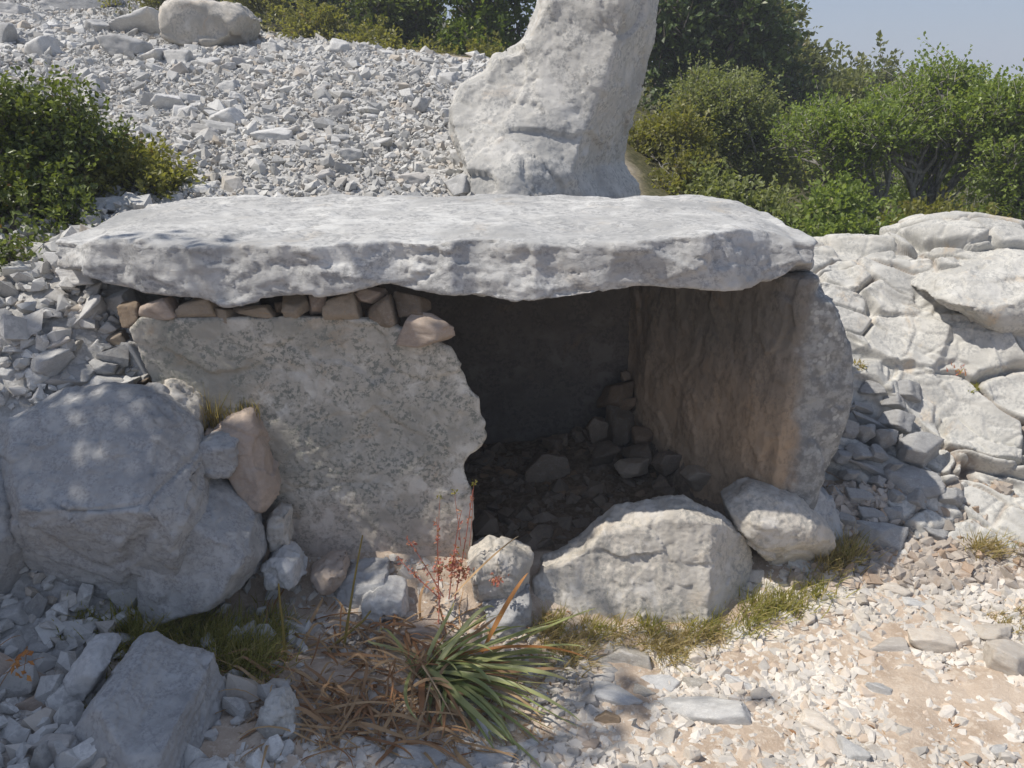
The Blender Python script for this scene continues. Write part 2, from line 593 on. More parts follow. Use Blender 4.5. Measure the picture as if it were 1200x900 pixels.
# ------------------------------------------------------------------ the ground
CP = np.array([
    (0, .5, 0), (-1.3, .9, .12), (1.3, .9, 0), (0, 1.5, 0), (-.9, 1.5, .08), (-1.4, 1.5, .16), (.8, 1.6, 0), (1.5, 1.7, 0), (2.2, 2.0, .02), (3.2, 2.0, .1),
    (-.5, 2.2, .05), (.1, 2.3, .02), (.6, 2.35, 0), (1.0, 2.45, .02), (1.4, 2.4, .02), (1.9, 2.3, .04), (-.85, 2.35, .12), (-.9, 1.9, .06),
    (-1.25, 2.0, .14), (-1.7, 2.1, .40), (-1.25, 2.4, .55), (-1.5, 2.4, .75), (-1.8, 2.6, .92), (-1.3, 2.65, .93), (-2.3, 2.4, .9), (-2.3, 1.8, .45), (-2.2, 1.3, .25),
    (-1.9, 3.0, 1.08), (-2.8, 3.2, 1.25), (-3.5, 2.2, .95), (-1.2, 3.4, 1.12), (-.4, 3.5, 1.1), (.3, 3.5, 1.05), (.9, 3.5, .9), (-1, 4.5, 1.38), (.2, 4.5, 1.2),
    (-2.5, 4.5, 1.45), (-1.2, 5.7, 1.66), (-3, 5.8, 1.72), (.1, 5.7, 1.55), (-1.3, 6.8, 1.88), (-2.5, 7.5, 1.98), (-4, 8, 2.15), (0, 7, 1.8), (-1, 9, 2.1), (.5, 9, 1.8),
    (-5.8, 10, 2.4), (-6, 11, 2.75), (-9, 16, 4.2), (-3, 13, 2.9), (1.1, 3.3, .6), (1.3, 4.2, .8), (2.0, 4.6, .65), (3, 4.4, .6), (1.2, 5.5, 1.0), (2.5, 6, .5), (4, 6, .3), (1.5, 8, 1.3),
    (4, 9, .3), (8, 10, -.5), (2.2, 3.0, .3), (3.2, 3.2, .5), (0, 30, 2.5), (-20, 20, 7), (-20, 0, 4), (20, 20, -2), (30, 0, -4), (0, -20, -2), (-4, -3, .8), (4, -3, -.5),
    (100, 100, -8), (-100, 100, 30), (0, 300, 3), (200, 0, -10), (-200, 0, 40), (0, -200, -20)], float)


def _ker(d2):
    return -np.sqrt(d2 + 0.06)


def _rbf():
    n = len(CP)
    D = ((CP[:, None, :2] - CP[None, :, :2]) ** 2).sum(2)
    A = np.zeros((n + 3, n + 3))
    A[:n, :n] = _ker(D) - 0.004 * np.eye(n)
    Pm = np.c_[np.ones(n), CP[:, :2]]
    A[:n, n:], A[n:, :n] = Pm, Pm.T
    return np.linalg.solve(A, np.r_[CP[:, 2], 0, 0, 0])


RW = _rbf()
CHAMBER = np.array([(-1.02, 2.52), (.88, 2.52), (.47, 3.36), (-1.02, 3.36)])


def height0(x, y):
    x, y = np.asarray(x, float), np.asarray(y, float)
    sh = x.shape
    x, y = x.ravel(), y.ravel()
    out = np.zeros(len(x))
    for i in range(0, len(x), 40000):
        a, b = x[i:i + 40000], y[i:i + 40000]
        D = (a[:, None] - CP[None, :, 0]) ** 2 + (b[:, None] - CP[None, :, 1]) ** 2
        out[i:i + 40000] = _ker(D) @ RW[:-3] + RW[-3] + RW[-2] * a + RW[-1] * b
    return out.reshape(sh)


def height(x, y):
    x, y = np.asarray(x, float), np.asarray(y, float)
    z = height0(x, y)
    d = sdf_poly(x, y, CHAMBER)
    fl = .07 + .11 * (y - 2.5) + .10 * np.exp(-((x - .45) ** 2 + (y - 3.3) ** 2) / .05)
    return np.where(d < .1, z + (np.minimum(fl, z) - z) * sstep(.08, -.02, d), z)


def hit(px, py):
    """Where the sight line of a spot in the photograph meets the ground."""
    d = ray(px, py)
    t = np.linspace(1.3, 30, 1500)
    P = np.array([0, 0, CAMZ]) + t[:, None] * d
    below = P[:, 2] < height(P[:, 0], P[:, 1])
    i = int(np.argmax(below)) if below.any() else len(t) - 1
    return P[i], t[i]


def make_ground():
    def axis(dense, far0, far1):
        lo = [-far0 * 1.0]
        a = np.array(dense)
        st = a[1] - a[0]
        up, dn = [a[-1]], [a[0]]
        s = st
        while up[-1] < far1:
            s *= 1.22
            up.append(up[-1] + s)
        s = a[1] - a[0]
        while dn[-1] > -far0:
            s *= 1.22
            dn.append(dn[-1] - s)
        return np.concatenate([dn[:0:-1], a, up[1:]])
    xs = axis(np.arange(-2.6, 2.6, .022), 900, 900)
    ys = axis(np.arange(1.2, 7.0, .022), 300, 1800)
    X, Y = np.meshgrid(xs, ys, indexing='ij')
    Z = height(X, Y)
    P = np.stack([X.ravel(), Y.ravel(), np.zeros(X.size)], 1)
    near = np.exp(-((X / 6) ** 2 + ((Y - 3) / 8) ** 2)).ravel()
    Z = np.where(Z > 6, 6 + 4 * np.tanh((Z - 6) / 4), np.where(Z < -6, -6 + 8 * np.tanh((Z + 6) / 8), Z))    # far country levels out
    Zn = Z.ravel() + near * (.020 * fbm(P * 4, 3) + .008 * ridged(P * 17, 3))
    V = P.copy()
    V[:, 2] = Zn
    nx, ny = X.shape
    i = np.arange(nx * ny).reshape(nx, ny)
    F = np.stack([i[:-1, :-1], i[1:, :-1], i[1:, 1:], i[:-1, 1:]], -1).reshape(-1, 4)
    x, y = P[:, 0], P[:, 1]
    n = .35 * fbm(P * 1.5, 3)
    scree = sstep(2.3, 3.3, y + n) * sstep(.9, .3, x + n * .6) * sstep(7.4, 6.4, y + .35 * x + n)
    scree = np.maximum(scree, sstep(-1.0, -1.3, x + n * .4) * sstep(3.4, 2.6, y) * sstep(1.0, 1.8, y))
    scree = np.maximum(scree, sstep(-3.6, -4.2, x + n - .0 * y) * sstep(14, 12, y) * sstep(6, 7, y))
    veg = np.clip(sstep(3.6, 4.4, y + n) * sstep(.5, .9, x + n * .5) + sstep(6.8, 7.6, y + .3 * x + n), 0, 1) * (1 - scree)
    m, nt, bs = nt_new('stony_soil')
    tc = N(nt, 'ShaderNodeTexCoord')
    vec = tc.outputs['Object']
    a = N(nt, 'ShaderNodeAttribute', attribute_name='scree').outputs['Fac']
    b = N(nt, 'ShaderNodeAttribute', attribute_name='veg').outputs['Fac']
    n1, n2, n3 = noise_n(nt, vec, 5, 8, .65, .3), noise_n(nt, vec, 38, 8, .7), noise_n(nt, vec, 170, 4, .7)
    soil = mixc(nt, rampv(nt, n1, .38, .62), (.42, .325, .245), (.55, .45, .355))
    soil = mixc(nt, math_n(nt, 'MULTIPLY', rampv(nt, n2, .52, .60), .75), soil, (.62, .53, .43))
    soil = mixc(nt, math_n(nt, 'MULTIPLY', rampv(nt, n3, .58, .66), .6), soil, (.68, .60, .50))
    stn = mixc(nt, rampv(nt, n2, .4, .6), (.36, .35, .33), (.53, .515, .49))
    lit = mixc(nt, rampv(nt, n2, .4, .6), (.075, .075, .035), (.15, .135, .07))
    c = mixc(nt, a, soil, stn)
    c = mixc(nt, b, c, lit)
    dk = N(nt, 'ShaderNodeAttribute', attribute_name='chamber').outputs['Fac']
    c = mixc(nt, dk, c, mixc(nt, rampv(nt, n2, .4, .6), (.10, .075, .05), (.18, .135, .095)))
    nt.links.new(c, bs.inputs['Base Color'])
    bs.inputs['Roughness'].default_value = .95
    bs.inputs['Specular IOR Level'].default_value = .1
    b1 = N(nt, 'ShaderNodeBump')
    b1.inputs['Strength'].default_value = .7
    b1.inputs['Distance'].default_value = .012
    nt.links.new(n2, b1.inputs['Height'])
    b2 = N(nt, 'ShaderNodeBump')
    b2.inputs['Strength'].default_value = .6
    b2.inputs['Distance'].default_value = .004
    nt.links.new(n3, b2.inputs['Height'])
    nt.links.new(b1.outputs[0], b2.inputs['Normal'])
    nt.links.new(b2.outputs[0], bs.inputs['Normal'])
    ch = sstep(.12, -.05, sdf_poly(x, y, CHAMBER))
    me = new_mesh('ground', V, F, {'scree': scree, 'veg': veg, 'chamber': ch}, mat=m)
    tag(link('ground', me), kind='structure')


make_ground()

# ------------------------------------------------------------------ the tomb
def cap_slab():
    plan = [(-1.465, 2.56), (-1.455, 2.78), (-1.43, 3.0), (-1.37, 3.2), (-1.2, 3.33), (-.6, 3.37), (.7, 3.37), (.84, 3.25), (.94, 2.98), (.985, 2.65), (.96, 2.48), (.74, 2.37),
            (.3, 2.35), (-.4, 2.345), (-.87, 2.36), (-1.2, 2.41), (-1.4, 2.48)]
    G = Grid((-1.62, 2.22, .98), (1.1, 3.48, 1.32), .0085)
    XX, YY = np.meshgrid(G.x, G.y, indexing='ij')
    wob = .018 * fbm(np.stack([XX.ravel(), YY.ravel(), 0 * XX.ravel()], 1) * 4, 3).reshape(XX.shape)
    d2 = (sdf_poly(XX, YY, plan) + wob)[:, :, None]
    bot = [(62, 318), (75, 330), (110, 345), (180, 352), (230, 354), (260, 362), (330, 352), (400, 342), (450, 337), (500, 345), (560, 350), (620, 352), (700, 345), (760, 340), (820, 344), (880, 350), (920, 343), (945, 330), (962, 312)]
    bp = np.array([at(x, y, 2.36)[[0, 2]] for x, y in bot])
    zb = np.interp(G.x, bp[:, 0], bp[:, 1])[:, None, None]
    top = [(62, 302), (100, 288), (170, 288), (300, 290), (400, 289), (560, 285), (700, 286), (800, 281), (870, 277), (930, 285), (962, 302)]
    tp = np.array([at(x, y, 2.38)[[0, 2]] for x, y in top])
    zt = np.interp(G.x, tp[:, 0], tp[:, 1])[:, None, None]
    back = sstep(2.4, 3.3, G.Y)
    ztop = zt + (1.245 - zt) * back * .8 + .006
    zbot = zb + (1.06 - zb) * sstep(2.4, 2.75, G.Y)
    f = smax(d2, G.Z - ztop, .03)
    f = smax(f, zbot - G.Z, .018)
    # the front edge: broken back in long slanting faces
    r = np.random.default_rng(3)
    for i in range(13):
        x0 = -1.45 + 2.4 * (i + r.uniform(-.35, .35)) / 12
        n = np.array([r.uniform(-.25, .06), -1, r.uniform(-.1, .5)])
        n /= np.linalg.norm(n)
        y0 = np.interp(x0, [-1.5, -1.2, -.87, .7, .98], [2.56, 2.41, 2.36, 2.37, 2.62]) + r.uniform(.0, .02)
        z0 = r.uniform(1.09, 1.2)
        pl = n[0] * (G.X - x0) + n[1] * (G.Y - y0) + n[2] * (G.Z - z0)
        f = smax(f, np.where(np.abs(G.X - x0) < .3, pl - .14 * sstep(.06, .3, np.abs(G.X - x0)), -1), .012)
    f = add_noise(G, f, .008, 5, 3, 2.0, (1, 1, 2))
    V, F = nets(f, G.lo, G.h)
    N0 = vnormals(V, F)
    side = sstep(.75, .35, np.abs(N0[:, 2]))[:, None]
    V1 = rough_up(V, F, [('fbm', .005, 3), ('chip', .007, 4, (.5, 1, 1)), ('chip', .003, 14, (.6, 1, 1)), ('pit', .006, 12), ('fbm', .0012, 60), ('crack', .009, 2.6, (.45, 1.3, 1), .02)], 2)
    V2 = rough_up(V, F, [('fbm', .004, 4), ('chip', .010, 5, (.5, 1, 1.6)), ('chip', .006, 13, (.6, 1, 1.4)), ('chip', .003, 34), ('fbm', .0012, 60), ('crack', .012, 2.2, (.3, 1, 2.0), .02)], 4)
    V = V1 + (V2 - V1) * side
    base = np.array([-.2, 2.9, 1.04])
    o = link('capstone', new_mesh('capstone', V - base, F, mat=M['cap']), tuple(base))
    tag(o, 'long flat grey limestone capstone roofing the tomb, chalky white patches on top', 'capstone')


cap_slab()


def front_slab():
    pts = [(150, 385), (165, 372), (215, 374), (300, 370), (380, 370), (440, 376), (490, 392), (528, 408), (538, 425), (548, 440), (552, 455), (563, 466), (566, 488), (572, 496), (569, 504), (573, 512), (566, 522),
           (560, 528), (550, 534), (544, 546), (545, 560), (552, 572), (555, 590), (554, 640), (552, 720), (320, 720), (225, 560), (190, 480)]
    Y = 2.50
    poly = np.array(px_poly(pts, Y - .08))
    G = Grid((-1.3, 2.36, -.1), (.05, 2.66, 1.06), .0075)
    XX, ZZ = np.meshgrid(G.x, G.z, indexing='ij')
    d2 = sdf_poly(XX, ZZ, poly)[:, None, :]
    f = smax(d2 + .9 * np.maximum(G.Y - Y + .06, 0), np.abs(G.Y - Y) - .085, .007)
    f = add_noise(G, f, .008, 4, 2, 8.0)
    solid('front_slab', G, f, [('fbm', .004, 3), ('chip', .006, 3.2), ('chip', .0025, 13), ('fbm', .0013, 60), ('pit', .003, 30), ('pit', .002, 70), ('crack', .005, 1.6, (1, 1, 1), .012)], 6, M['wall'],
          'broad upright slab closing the tomb front, mottled olive grey with broken right edge', 'stone slab', base=np.array([-.6, 2.5, -.05]))


front_slab()


def side_slab():
    plan = [(.46, 3.36), (.62, 3.05), (.76, 2.82), (.88, 2.60), (.92, 2.55), (1.04, 2.55), (1.16, 2.60), (1.2, 2.74), (1.12, 2.95), (.85, 3.42)]
    G = Grid((.36, 2.44, -.1), (1.32, 3.5, 1.14), .009)
    XX, YY = np.meshgrid(G.x, G.y, indexing='ij')
    d2 = sdf_poly(XX, YY, plan)[:, :, None] + .0 * G.Z
    pr = np.array([at(x, y, 2.65)[[0, 2]] for x, y in [(950, 335), (972, 350), (985, 378), (1003, 420), (1001, 470), (987, 520), (955, 560), (930, 620)]])[::-1]
    xr = np.interp(G.z, pr[:, 1], pr[:, 0])[None, None, :]
    f = smax(d2, G.X - xr - .35 * np.maximum(G.Y - 2.75, 0), .05)
    f = smax(f, G.Z - 1.085, .02)
    f = add_noise(G, f, .018, 4, 3, 5.0, (1, 1, .6))
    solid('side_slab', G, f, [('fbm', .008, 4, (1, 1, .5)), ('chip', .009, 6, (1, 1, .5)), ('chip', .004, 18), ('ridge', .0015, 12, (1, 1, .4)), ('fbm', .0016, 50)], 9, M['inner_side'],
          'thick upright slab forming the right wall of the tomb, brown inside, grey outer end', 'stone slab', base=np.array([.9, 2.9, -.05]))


def back_slab():
    G = Grid((-1.15, 3.2, -.1), (.75, 3.6, 1.14), .012)
    f = smax(np.abs(G.X + .2) - .86, np.abs(G.Y - 3.41) - .1 + 0 * G.X, .02)
    f = smax(f, G.Z - 1.085 + 0 * G.X, .02)
    f = smax(f, -.05 - G.Z, .02)
    f = add_noise(G, f, .012, 4, 3, 3.0)
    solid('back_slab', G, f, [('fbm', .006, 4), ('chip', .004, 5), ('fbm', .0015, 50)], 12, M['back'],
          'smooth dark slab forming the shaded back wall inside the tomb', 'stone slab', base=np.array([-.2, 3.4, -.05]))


# grey lichened end, darker brown inner face, blended by distance from that face
def side_mat():
    m = M['inner'].copy()
    m.name = 'side_slab_limestone'
    nt = m.node_tree
    bs = nt.nodes['Principled BSDF']
    src = bs.inputs['Base Color'].links[0].from_socket
    tc = N(nt, 'ShaderNodeTexCoord')
    sep = N(nt, 'ShaderNodeSeparateXYZ')
    nt.links.new(tc.outputs['Object'], sep.inputs[0])
    # signed distance from the inner face in plan, wobbled
    nz = noise_n(nt, tc.outputs['Object'], 5, 6, .6)
    d = math_n(nt, 'ADD', math_n(nt, 'MULTIPLY', sep.outputs[0], .86), math_n(nt, 'MULTIPLY', sep.outputs[1], .50))
    d = math_n(nt, 'ADD', d, math_n(nt, 'MULTIPLY', math_n(nt, 'SUBTRACT', nz, .5), .12))
    g = noise_n(nt, tc.outputs['Object'], 26, 10, .7)
    grey = mixc(nt, rampv(nt, g, .42, .6), (.20, .20, .195), (.34, .34, .325))
    sp = N(nt, 'ShaderNodeTexVoronoi')
    sp.inputs['Scale'].default_value = 42
    nt.links.new(tc.outputs['Object'], sp.inputs['Vector'])
    spot = math_n(nt, 'MULTIPLY', rampv(nt, sp.outputs['Distance'], .42, .28), rampv(nt, nz, .44, .56))
    grey = mixc(nt, math_n(nt, 'MULTIPLY', spot, .5), grey, (.58, .58, .54))
    nt.links.new(mixc(nt, rampv(nt, d, -.135, -.085), src, grey), bs.inputs['Base Color'])
    return m


M['inner_side'] = side_mat()
side_slab()
back_slab()


# ------------------------------------------------------------------ bedrock right of the tomb
def outcrop():
    prof = np.array([(2.1, -.35), (2.36, -.06), (2.5, .08), (2.7, .25), (2.9, .45), (3.1, .66), (3.3, .86), (3.42, .96), (3.55, 1.02), (3.75, 1.02), (4.0, .9), (4.3, .7), (4.6, .3)])
    seg = np.r_[0, np.cumsum(np.hypot(*np.diff(prof, axis=0).T))]
    h = .0055
    xs = np.arange(.98, 3.0, h)
    ss = np.arange(0, seg[-1], h)
    U, Sg = np.meshgrid(xs, ss, indexing='ij')
    y, z = np.interp(Sg, seg, prof[:, 0]), np.interp(Sg, seg, prof[:, 1])
    k = 9
    ker = np.ones(2 * k + 1) / (2 * k + 1)
    y = np.apply_along_axis(lambda a: np.convolve(np.pad(a, k, mode='edge'), ker, 'valid'), 1, y)
    z = np.apply_along_axis(lambda a: np.convolve(np.pad(a, k, mode='edge'), ker, 'valid'), 1, z)
    topw = sstep(.35, .95, z)
    z = z + topw * (np.interp(U, [1, 1.3, 1.7, 1.85, 2.0, 2.4, 3.3], [-.06, -.03, -.01, .06, .09, .06, .1]))
    y = y + .10 * sstep(1.5, 2.4, U) * (1 - topw) * -1 + .06 * np.sin(U * 5) * .5
    y = y + .10 * np.exp(-(((U - 1.25) / .22) ** 2 + ((z - .25) / .22) ** 2))        # hollow where loose blocks lie
    P = np.stack([U.ravel(), y.ravel(), z.ravel()], 1)
    nx, ny = U.shape
    i = np.arange(nx * ny).reshape(nx, ny)
    F = np.stack([i[:-1, :-1], i[1:, :-1], i[1:, 1:], i[:-1, 1:]], -1).reshape(-1, 4)
    Nn = vnormals(P, F)
    a, b = R(-30), R(60)
    w = .05 * np.stack([fbm(P * 2.2, 3, .6, 1), fbm(P * 2.2, 3, .6, 4)], 1)
    q = np.stack([U.ravel(), Sg.ravel()], 1) + w
    la = q @ np.array([math.cos(a), math.sin(a)])
    lb = q @ np.array([math.cos(b), math.sin(b)])
    smooth = sstep(1.5, 1.65, U.ravel()) * sstep(.85, .65, Sg.ravel())
    d = .014 * fbm(P * 2.2, 2, .5, 2)
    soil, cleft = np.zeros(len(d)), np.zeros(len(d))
    for fa, fb, hs, cw, cd, sd in ((2.0, 5.0, .060, .030, .075, 1), (4.2, 8.6, .034, .036, .05, 3), (8, 15, .009, .045, .016, 5)):
        Q = np.stack([la * fa, lb * fb, np.full(len(la), .5)], 1)
        F1, F2, r, off = worley(Q, sd)
        e = F2 - F1
        st = hs * ((r[:, 3] - .5) + 1.3 * (off[:, 0] * (r[:, 0] - .5) + off[:, 1] * (r[:, 1] - .35)))
        msk = sstep(-.2, .12, perlin(P * 2.4 + sd)) if sd > 1 else sstep(-.55, -.2, perlin(P * 1.7 + 3))
        keep = 1 - smooth * (.9 if sd > 1 else .7)
        cr = np.exp(-(e / cw) ** 2) * msk * keep
        d += st * sstep(0, .14 if sd == 1 else .08, e) * keep
        cleft += cd * cr
        if sd < 5:
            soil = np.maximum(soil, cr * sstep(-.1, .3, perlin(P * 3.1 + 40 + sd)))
    def soft(A):
        A = np.pad(A, 1, mode='edge')
        A = (A[:-2] + 2 * A[1:-1] + A[2:]) / 4
        return (A[:, :-2] + 2 * A[:, 1:-1] + A[:, 2:]) / 4
    D0 = d.reshape(nx, ny)
    D1 = soft(soft(soft(D0)))
    mk = soft(sstep(.003, .008, np.abs(D0 - soft(soft(D0)))))
    d = (D0 + (D1 - D0) * np.clip(mk * 2, 0, 1) - soft(cleft.reshape(nx, ny))).ravel()
    d += .0015 * fbm(P * 16, 3, .55, 6) + .001 * fbm(P * 70, 3, .55, 9)
    V = P + Nn * d[:, None]
    base = np.array([1.9, 3.2, .0])
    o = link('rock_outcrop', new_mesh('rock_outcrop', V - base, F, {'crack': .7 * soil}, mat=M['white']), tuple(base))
    tag(o, 'sunlit white bedrock outcrop seamed with slanting cracks, right of the tomb', 'rock outcrop')
    stone('ledge', [(1084, 345), (1104, 331), (1150, 318), (1215, 300), (1300, 310), (1310, 420), (1240, 425), (1200, 405), (1172, 399), (1150, 384), (1125, 362)], 3.17, .13, .45, M['white'], None, None, 21,
          h=.009, nf=8, cuts=(.02, .08), planes=[((-.15, -.5, .85), (1130, 325, 3.2)), ((0, -.8, -.5), (1180, 402, 3.1))], parent=o, warp=.03)
    return o


OUT = outcrop()

# ------------------------------------------------------------------ the pillar behind and the big boulders
def pillar():
    pts = [(640, -70), (628, 8), (613, 44), (598, 58), (577, 62), (568, 80), (538, 98), (529, 122), (532, 155), (544, 185), (552, 240), (556, 300), (785, 300), (788, 240), (762, 200), (746, 160), (752, 112), (776, 80), (787, 40), (776, 2), (766, -70)]
    Y = 4.25
    poly = np.array(px_poly(pts, Y))
    G = Grid((-.62, 3.25, .8), (1.0, 4.85, 2.42), .0125)
    XX, ZZ = np.meshgrid(G.x, G.z, indexing='ij')
    d2 = sdf_poly(XX, ZZ, poly)
    inr = .2
    e = np.clip(-d2 / inr, 0, 1)
    prof = np.sqrt(np.clip(1 - (1 - e) ** 2, 0, 1))[:, None, :]
    cr = np.array([at(x, y, 4.0)[[0, 2]] for x, y in [(738, -60), (726, 30), (704, 105), (680, 165), (668, 200), (690, 235), (700, 300)]])[::-1]
    xe = np.interp(G.z, cr[:, 1], cr[:, 0])[None, None, :]
    yf = Y - .34 + np.where(G.X < xe, (xe - G.X) * .28, (G.X - xe) * 1.9)
    foot = .42 * sstep(1.80, 1.05, G.Z) * sstep(.48, -.1, G.X)
    f = np.broadcast_to(d2[:, None, :], (len(G.x), len(G.y), len(G.z))).copy()
    f = smax(f, yf - foot - G.Y, .03)
    f = smax(f, (Y - .42 * prof - foot) - G.Y, .03)
    f = smax(f, G.Y - (Y + .4 * prof), .03)
    f = smax(f, G.Z - 2.36, .03)
    f = add_noise(G, f, .02, 3, 2, 7.0)
    solid('rock_pillar', G, f, [('fbm', .004, 2.5), ('chip', .034, 1.9), ('chip', .010, 6), ('chip', .004, 14), ('chip', .0025, 24), ('fbm', .0015, 50), ('crack', .012, 1.9, (1, 1, .8), .010), ('crack', .010, 2.6, (.6, 1, 1.6), .010), ('pit', .006, 26)], 15, M['tall'],
          'tall pale limestone pillar standing behind the capstone, lit left and shaded right', 'standing rock')


pillar()
B = 'boulder'
stone('boulder', [(-30, 575), (-4, 505), (28, 480), (60, 459), (120, 449), (182, 455), (212, 480), (238, 506), (243, 560), (247, 602), (226, 652), (196, 708), (150, 729), (95, 723), (44, 701), (36, 662), (16, 628), (-20, 622)], 2.05, .32, .07, M['grey'],
      'largest blue-grey boulder, broad flat face, left of the tomb front', B, 31, h=.0075, nf=7, cuts=(.03, .09), lean=.42, round_=.12, warp=.006,
      planes=[((-.04, -.632, .775), (130, 600, 1.98)), ((-.05, -.95, -.30), (130, 603, 1.98)), ((.75, -.6, .28), (214, 590, 2.0)), ((-.6, -.76, .25), (36, 595, 1.97))],
      spec=[('chip', .012, 2.6), ('chip', .007, 8), ('chip', .003, 26), ('pit', .004, 40), ('fbm', .0012, 80), ('joint', .010, 2.1, (1, 1, 1), .02)])
stone('boulder', [(-70, 520), (-10, 520), (30, 560), (46, 600), (44, 650), (22, 692), (-30, 705), (-90, 640)], 2.06, .16, .3, M['grey'],
      'grey boulder at the left border, squeezed against the largest boulder', B, 32, nf=9, lean=.3, cuts=(.02, .08))
stone('boulder', [(182, 600), (205, 560), (243, 552), (290, 588), (320, 622), (304, 662), (255, 702), (200, 716), (178, 690)], 2.22, .2, .08, M['grey'],
      'rounded dull grey boulder between the largest boulder and the upright front slab', B, 33, nf=8, lean=.15, cuts=(.02, .1), planes=[((.35, -.9, .25), (255, 630, 2.08))], warp=.007, spec=[('chip', .011, 3.5), ('chip', .006, 10), ('fbm', .0014, 70), ('pit', .003, 36)])
stone('stone', [(176, 452), (200, 446), (236, 470), (243, 500), (228, 512), (196, 492)], 2.38, .07, .14, M['cream'], 'creased grey wedge of stone above the largest boulder, against the front slab', 'stone', 34, h=.006)
stone('stone', [(236, 508), (270, 490), (301, 474), (313, 500), (317, 540), (327, 576), (313, 594), (290, 586), (276, 562), (262, 530)], 2.34, .08, .08, M['pink'], 'angular salmon-pink stone leaning on the front slab', 'stone', 35, h=.006, nf=9, cuts=(.03, .1), lean=.1)
stone('stone', [(230, 515), (262, 506), (281, 511), (281, 546), (268, 559), (240, 551), (231, 530)], 2.28, .06, .08, M['grey'], 'small grey block tucked below the salmon-pink stone', 'stone', 36, h=.006, nf=8)
stone('stone', [(315, 605), (325, 594), (340, 598), (343, 630), (334, 645), (316, 640)], 2.33, .05, .06, M['cream'], 'small rounded grey cobble beside the foot of the front slab', 'stone', 37, h=.006, nf=5)
stone('boulder', [(118, 818), (140, 775), (160, 752), (176, 747), (190, 754), (212, 765), (250, 769), (262, 800), (280, 850), (296, 905), (300, 960), (100, 960), (108, 875)], 1.76, .42, .05, M['grey'],
      'pointed grey boulder with a pale ridge down its face, nearest on the lower left', B, 38, h=.006, nf=6, cuts=(.03, .09), lean=.12, round_=.12, warp=.006,
      planes=[((-.50, -.74, .45), (178, 800, 1.53)), ((.26, -.85, .46), (178, 800, 1.53)), ((.90, -.40, .16), (272, 830, 1.62))],
      spec=[('chip', .010, 4), ('chip', .006, 12), ('chip', .002, 45), ('fbm', .0012, 80), ('pit', .003, 44)])
stone('boulder', [(622, 655), (650, 646), (680, 630), (720, 591), (760, 584), (802, 582), (842, 600), (872, 630), (896, 660), (880, 700), (842, 722), (760, 728), (700, 736), (626, 738)], 2.40, .24, .03, M['cream'],
      'wide pale boulder lying before the dark opening of the tomb', B, 39, h=.0065, nf=7, cuts=(.01, .06), lean=.16,
      round_=.12, warp=.007, planes=[((.66, -.72, .22), (838, 650, 2.34)), ((-.08, -.94, .33), (740, 650, 2.345))], spec=[('fbm', .002, 4), ('chip', .008, 4), ('ridge', .003, 10, (1.8, 1, .5)), ('chip', .004, 16), ('chip', .002, 40), ('fbm', .0012, 70)])
stone('boulder', [(843, 582), (870, 562), (930, 574), (967, 606), (974, 632), (942, 668), (905, 678), (890, 640), (852, 606)], 2.56, .16, .08, M['cream'],
      'rounded whitish boulder right of the wide pale boulder, split by a ledge', B, 40, h=.0065, nf=7, cuts=(.01, .07), planes=[((-.1, -.55, .83), (890, 590, 2.46)), ((.1, -.8, -.6), (925, 645, 2.42))])
stone('stone', [(912, 578), (950, 562), (976, 580), (988, 622), (976, 655), (938, 645)], 2.66, .1, .16, M['grey'], 'grey block wedged behind the rounded whitish boulder', 'stone', 41, nf=9)
stone('stone', [(548, 655), (572, 637), (600, 642), (624, 655), (620, 690), (596, 704), (556, 700)], 2.34, .10, .12, M['cream'], 'pale block closing the gap between front slab and wide boulder', 'stone', 42, h=.006, nf=9)
stone('stone', [(566, 706), (592, 698), (622, 692), (626, 730), (606, 752), (572, 748)], 2.26, .09, .1, M['grey'], 'grey block under the pale gap stone, behind the strap-leaved plant', 'stone', 43, h=.006, nf=9)
stone('stone', [(390, 684), (420, 668), (455, 665), (458, 700), (420, 712), (392, 708)], 2.3, .07, .1, M['loose'], 'bluish white block below the centre of the front slab', 'stone', 44, h=.006, nf=9)
stone('stone', [(424, 700), (445, 686), (474, 688), (478, 716), (430, 720)], 2.22, .06, .08, M['loose'], 'squarish pale block in front of the bluish white block', 'stone', 45, h=.006, nf=8)
stone('stone', [(362, 672), (380, 658), (404, 654), (411, 672), (396, 692), (376, 696)], 2.28, .06, .08, M['pink'], 'pinkish layered stone at the foot of the front slab', 'stone', 46, h=.006, nf=9)
stone('stone', [(312, 655), (330, 640), (352, 650), (357, 672), (340, 684), (316, 680)], 2.26, .07, .08, M['loose'], 'creased whitish stone right of the rounded dull boulder', 'stone', 47, h=.006, nf=9)
stone('stone', [(300, 850), (312, 820), (330, 815), (352, 838), (356, 868), (340, 882), (306, 878)], 1.72, .05, .06, M['white'], 'pale egg-shaped cobble among dry leaves, right of the pointed boulder', 'stone', 48, h=.005, nf=6)
stone('stone', [(79, 800), (82, 785), (95, 762), (105, 760), (120, 757), (134, 770), (120, 800), (105, 825), (90, 835), (80, 820)], 1.78, .07, .09, M['loose'], 'rough whitish wedge standing left of the pointed boulder', 'stone', 49, h=.006, nf=8)
stone('boulder', [(197, 8), (214, -3), (280, 3), (298, 20), (291, 50), (270, 64), (225, 62), (200, 46)], 7.6, .35, .4, M['cream'],
      'large squarish boulder at the top of the scree under the bushes', B, 50, h=.02, nf=9, cuts=(.01, .06), spec=[('fbm', .02, 3), ('chip', .02, 4), ('fbm', .008, 12)])

